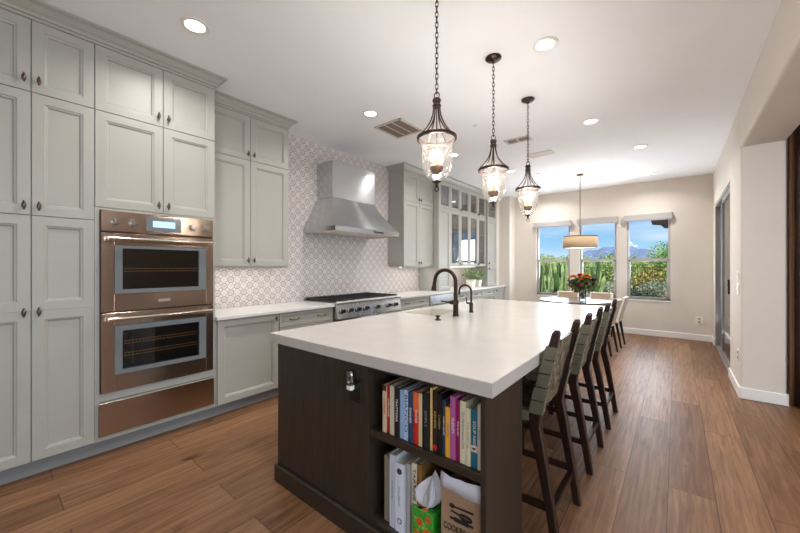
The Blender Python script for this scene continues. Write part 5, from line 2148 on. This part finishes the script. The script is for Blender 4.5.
M_cact_lit = mat('cactus skin', (150, 172, 112), .6, noise=.4, nscale=7)
M_cact_gap = mat('shaded cactus skin', (66, 96, 46), .6, noise=.4, nscale=7)  # sunlit and shaded gap tones put into the colours of alternate arms
rnd = random.Random(21)
cl = ['at the outer edge of the first window, tallest', 'second from the outer edge of the first window', 'in the middle of the first window', 'right of the middle in the first window', 'at the inner edge of the first window']
for k in range(5):
    x = -3.30 + k * .36
    y = 10.0 + (.25 if k % 2 else 0)
    t_ = thing('columnar_cactus', 'green columnar cactus clump ' + cl[k], 'cactus', (x, y, -.15), 'cacti outside the first window')
    for j in range(15):
        hx, hy = x + rnd.uniform(-.24, .24), y + rnd.uniform(-.25, .25)
        h = rnd.uniform(.7, 1.5) if k else rnd.uniform(1.0, 1.6)
        if k == 0 and j == 0: h = 1.82
        b = MB()
        cactus_mesh(b, hx, hy, -.15, h, rnd.uniform(.028, .052), (rnd.uniform(-.30, .30), rnd.uniform(-.1, .1)), 8)
        b.build('cactus_arm', M_cact_lit if (j + k) % 2 else M_cact_gap, t_, smooth=True, fix=False)


def tree(x, y, h, r, a, b, label, n=7500, size=.085, name='desert_tree', zc=None, seed=1, cat='tree', trunk=True, group=None):
    t_ = thing(name, label, cat, (x, y, -.15), group)
    rnd = random.Random(seed)
    lm = MB()
    zc = zc or h * .58
    for q in range(9):
        px_, py_ = x + rnd.uniform(-r, r) * .6, y + rnd.uniform(-r, r) * .6
        pz_ = zc + rnd.uniform(-.5, .5) * (h - zc)
        leaf_cloud(lm, (px_, py_, pz_), (r * .55, r * .55, (h - zc) * .55), n // 9, size, seed=seed * 31 + q)
    lm.build('foliage', leaf_mat(label[:20] + ' leaves', a, b), t_, fix=False)
    if trunk:
        tm_ = MB()
        for q in range(5):
            tm_.tube([(x, y, -.15), (x + rnd.uniform(-.2, .2), y + rnd.uniform(-.2, .2), zc * .5), (x + rnd.uniform(-r, r) * .5, y + rnd.uniform(-.3, .3), zc * 1.1)], .05, 7, r_list=[.07, .05, .02])
        tm_.build('trunk', mat('desert bark', (96, 78, 58), .9), t_)
    return t_


GT = 'trees beyond the fence'
tree(-6.3, 16.5, 2.15, 1.6, (104, 132, 62), (176, 190, 110), 'yellow green tree behind the cacti in the first window', seed=2, group=GT)
tree(-3.9, 15.2, 1.95, 1.5, (108, 138, 66), (186, 200, 122), 'feathery tree seen between the first and middle windows', seed=3, group=GT)
tree(-2.2, 15.0, 2.0, 1.3, (96, 130, 60), (180, 198, 118), 'bright green desert tree filling the middle window', seed=4, group=GT)
tree(-1.6, 19.5, 1.9, 1.5, (118, 142, 78), (190, 200, 130), 'pale green tree at the right side of the middle window', seed=5, group=GT)
tree(-.95, 15.5, 1.55, .9, (150, 140, 70), (190, 180, 100), 'yellowish thin tree at the left of the third window', seed=6, n=3000, group=GT)
tree(.15, 16.2, 2.35, 1.25, (92, 134, 58), (170, 200, 108), 'tall bright green tree at the right of the third window', seed=7, group=GT)
tree(.9, 19.0, 2.4, 1.6, (100, 134, 60), (168, 190, 104), 'green tree furthest toward the patio side', seed=8, group=GT)
tree(-5.0, 21.0, 2.3, 2.0, (110, 134, 72), (178, 190, 118), 'distant desert tree behind the first window', seed=9, group=GT)
tree(-.75, 11.1, .75, .48, (26, 50, 32), (58, 90, 54), 'dark green round shrub at the foot of the third window', n=3500, size=.07, name='shrub', zc=.30, seed=10, cat='shrub', trunk=False)
for q, (x, y, lb) in enumerate(((-2.0, 13.6, 'grey green shrub behind the fence in the middle window'), (-.55, 13.9, 'silver green shrub behind the fence in the third window'), (.35, 13.7, 'grey green shrub behind the fence at the right of the third window'))):
    tree(x, y, .95, .55, (120, 134, 104), (188, 194, 164), lb, n=3000, size=.07, name='shrub', zc=.45, seed=20 + q, cat='shrub', trunk=False)
# brush covering the open desert beyond: uncountable
bm_ = MB()
rnd = random.Random(77)
for k in range(150):
    y = rnd.uniform(25, 80)
    x = rnd.uniform(-34, 16) * (y / 45)
    s_ = rnd.uniform(.5, 1.5)
    leaf_cloud(bm_, (x, y, s_ * .6), (s_ * 1.3, s_ * 1.3, s_ * .8), 110, .34, seed=300 + k)
o = bm_.build('desert_brush', leaf_mat('desert brush leaves', (108, 124, 76), (176, 182, 124)), fix=False)
tag(o, 'olive green desert brush stretching to the foot of the mountains', 'brush', kind='stuff')

# mountains
def ridge(name, y, x0, x1, hts, col, label, depth=120):
    mb = MB()
    n = 90
    rnd = random.Random(int(y))
    rows = []
    ph = [rnd.uniform(0, 6) for _ in range(6)]

    def hh(u):
        k = u * (len(hts) - 1)
        i = min(int(k), len(hts) - 2)
        f_ = k - i
        f_ = f_ * f_ * (3 - 2 * f_)
        b_ = hts[i] * (1 - f_) + hts[i + 1] * f_
        return b_ * (1 + .05 * math.sin(u * 41 + ph[0]) + .035 * math.sin(u * 97 + ph[1]) + .02 * math.sin(u * 211 + ph[2]))
    for r in range(8):
        v = r / 7
        row = []
        for i in range(n + 1):
            u = i / n
            row.append((x0 + (x1 - x0) * u, y + depth * v, hh(u) * math.sin(PI * .5 * v) * (1 + .15 * (1 - v) * math.sin(u * 60 + v * 9)) - .3))
        rows.append(row)
    mb.loft(rows, closed_ring=False)
    o = mb.build(name, mat(name + ' rock', col, .95, noise=.15, nscale=.05), fix=True, smooth=True)  # distance haze is tinted into the mountain's base colour
    tag(o, label, 'mountain')
    return o


ridge('mountain', 600, -312, 168, [9, 10, 12, 10, 9, 12, 16, 22, 32, 38, 37, 33, 30, 22, 14, 10, 9, 9, 9, 9, 9], (108, 122, 150), 'haze blue mountain range on the horizon beyond the windows')
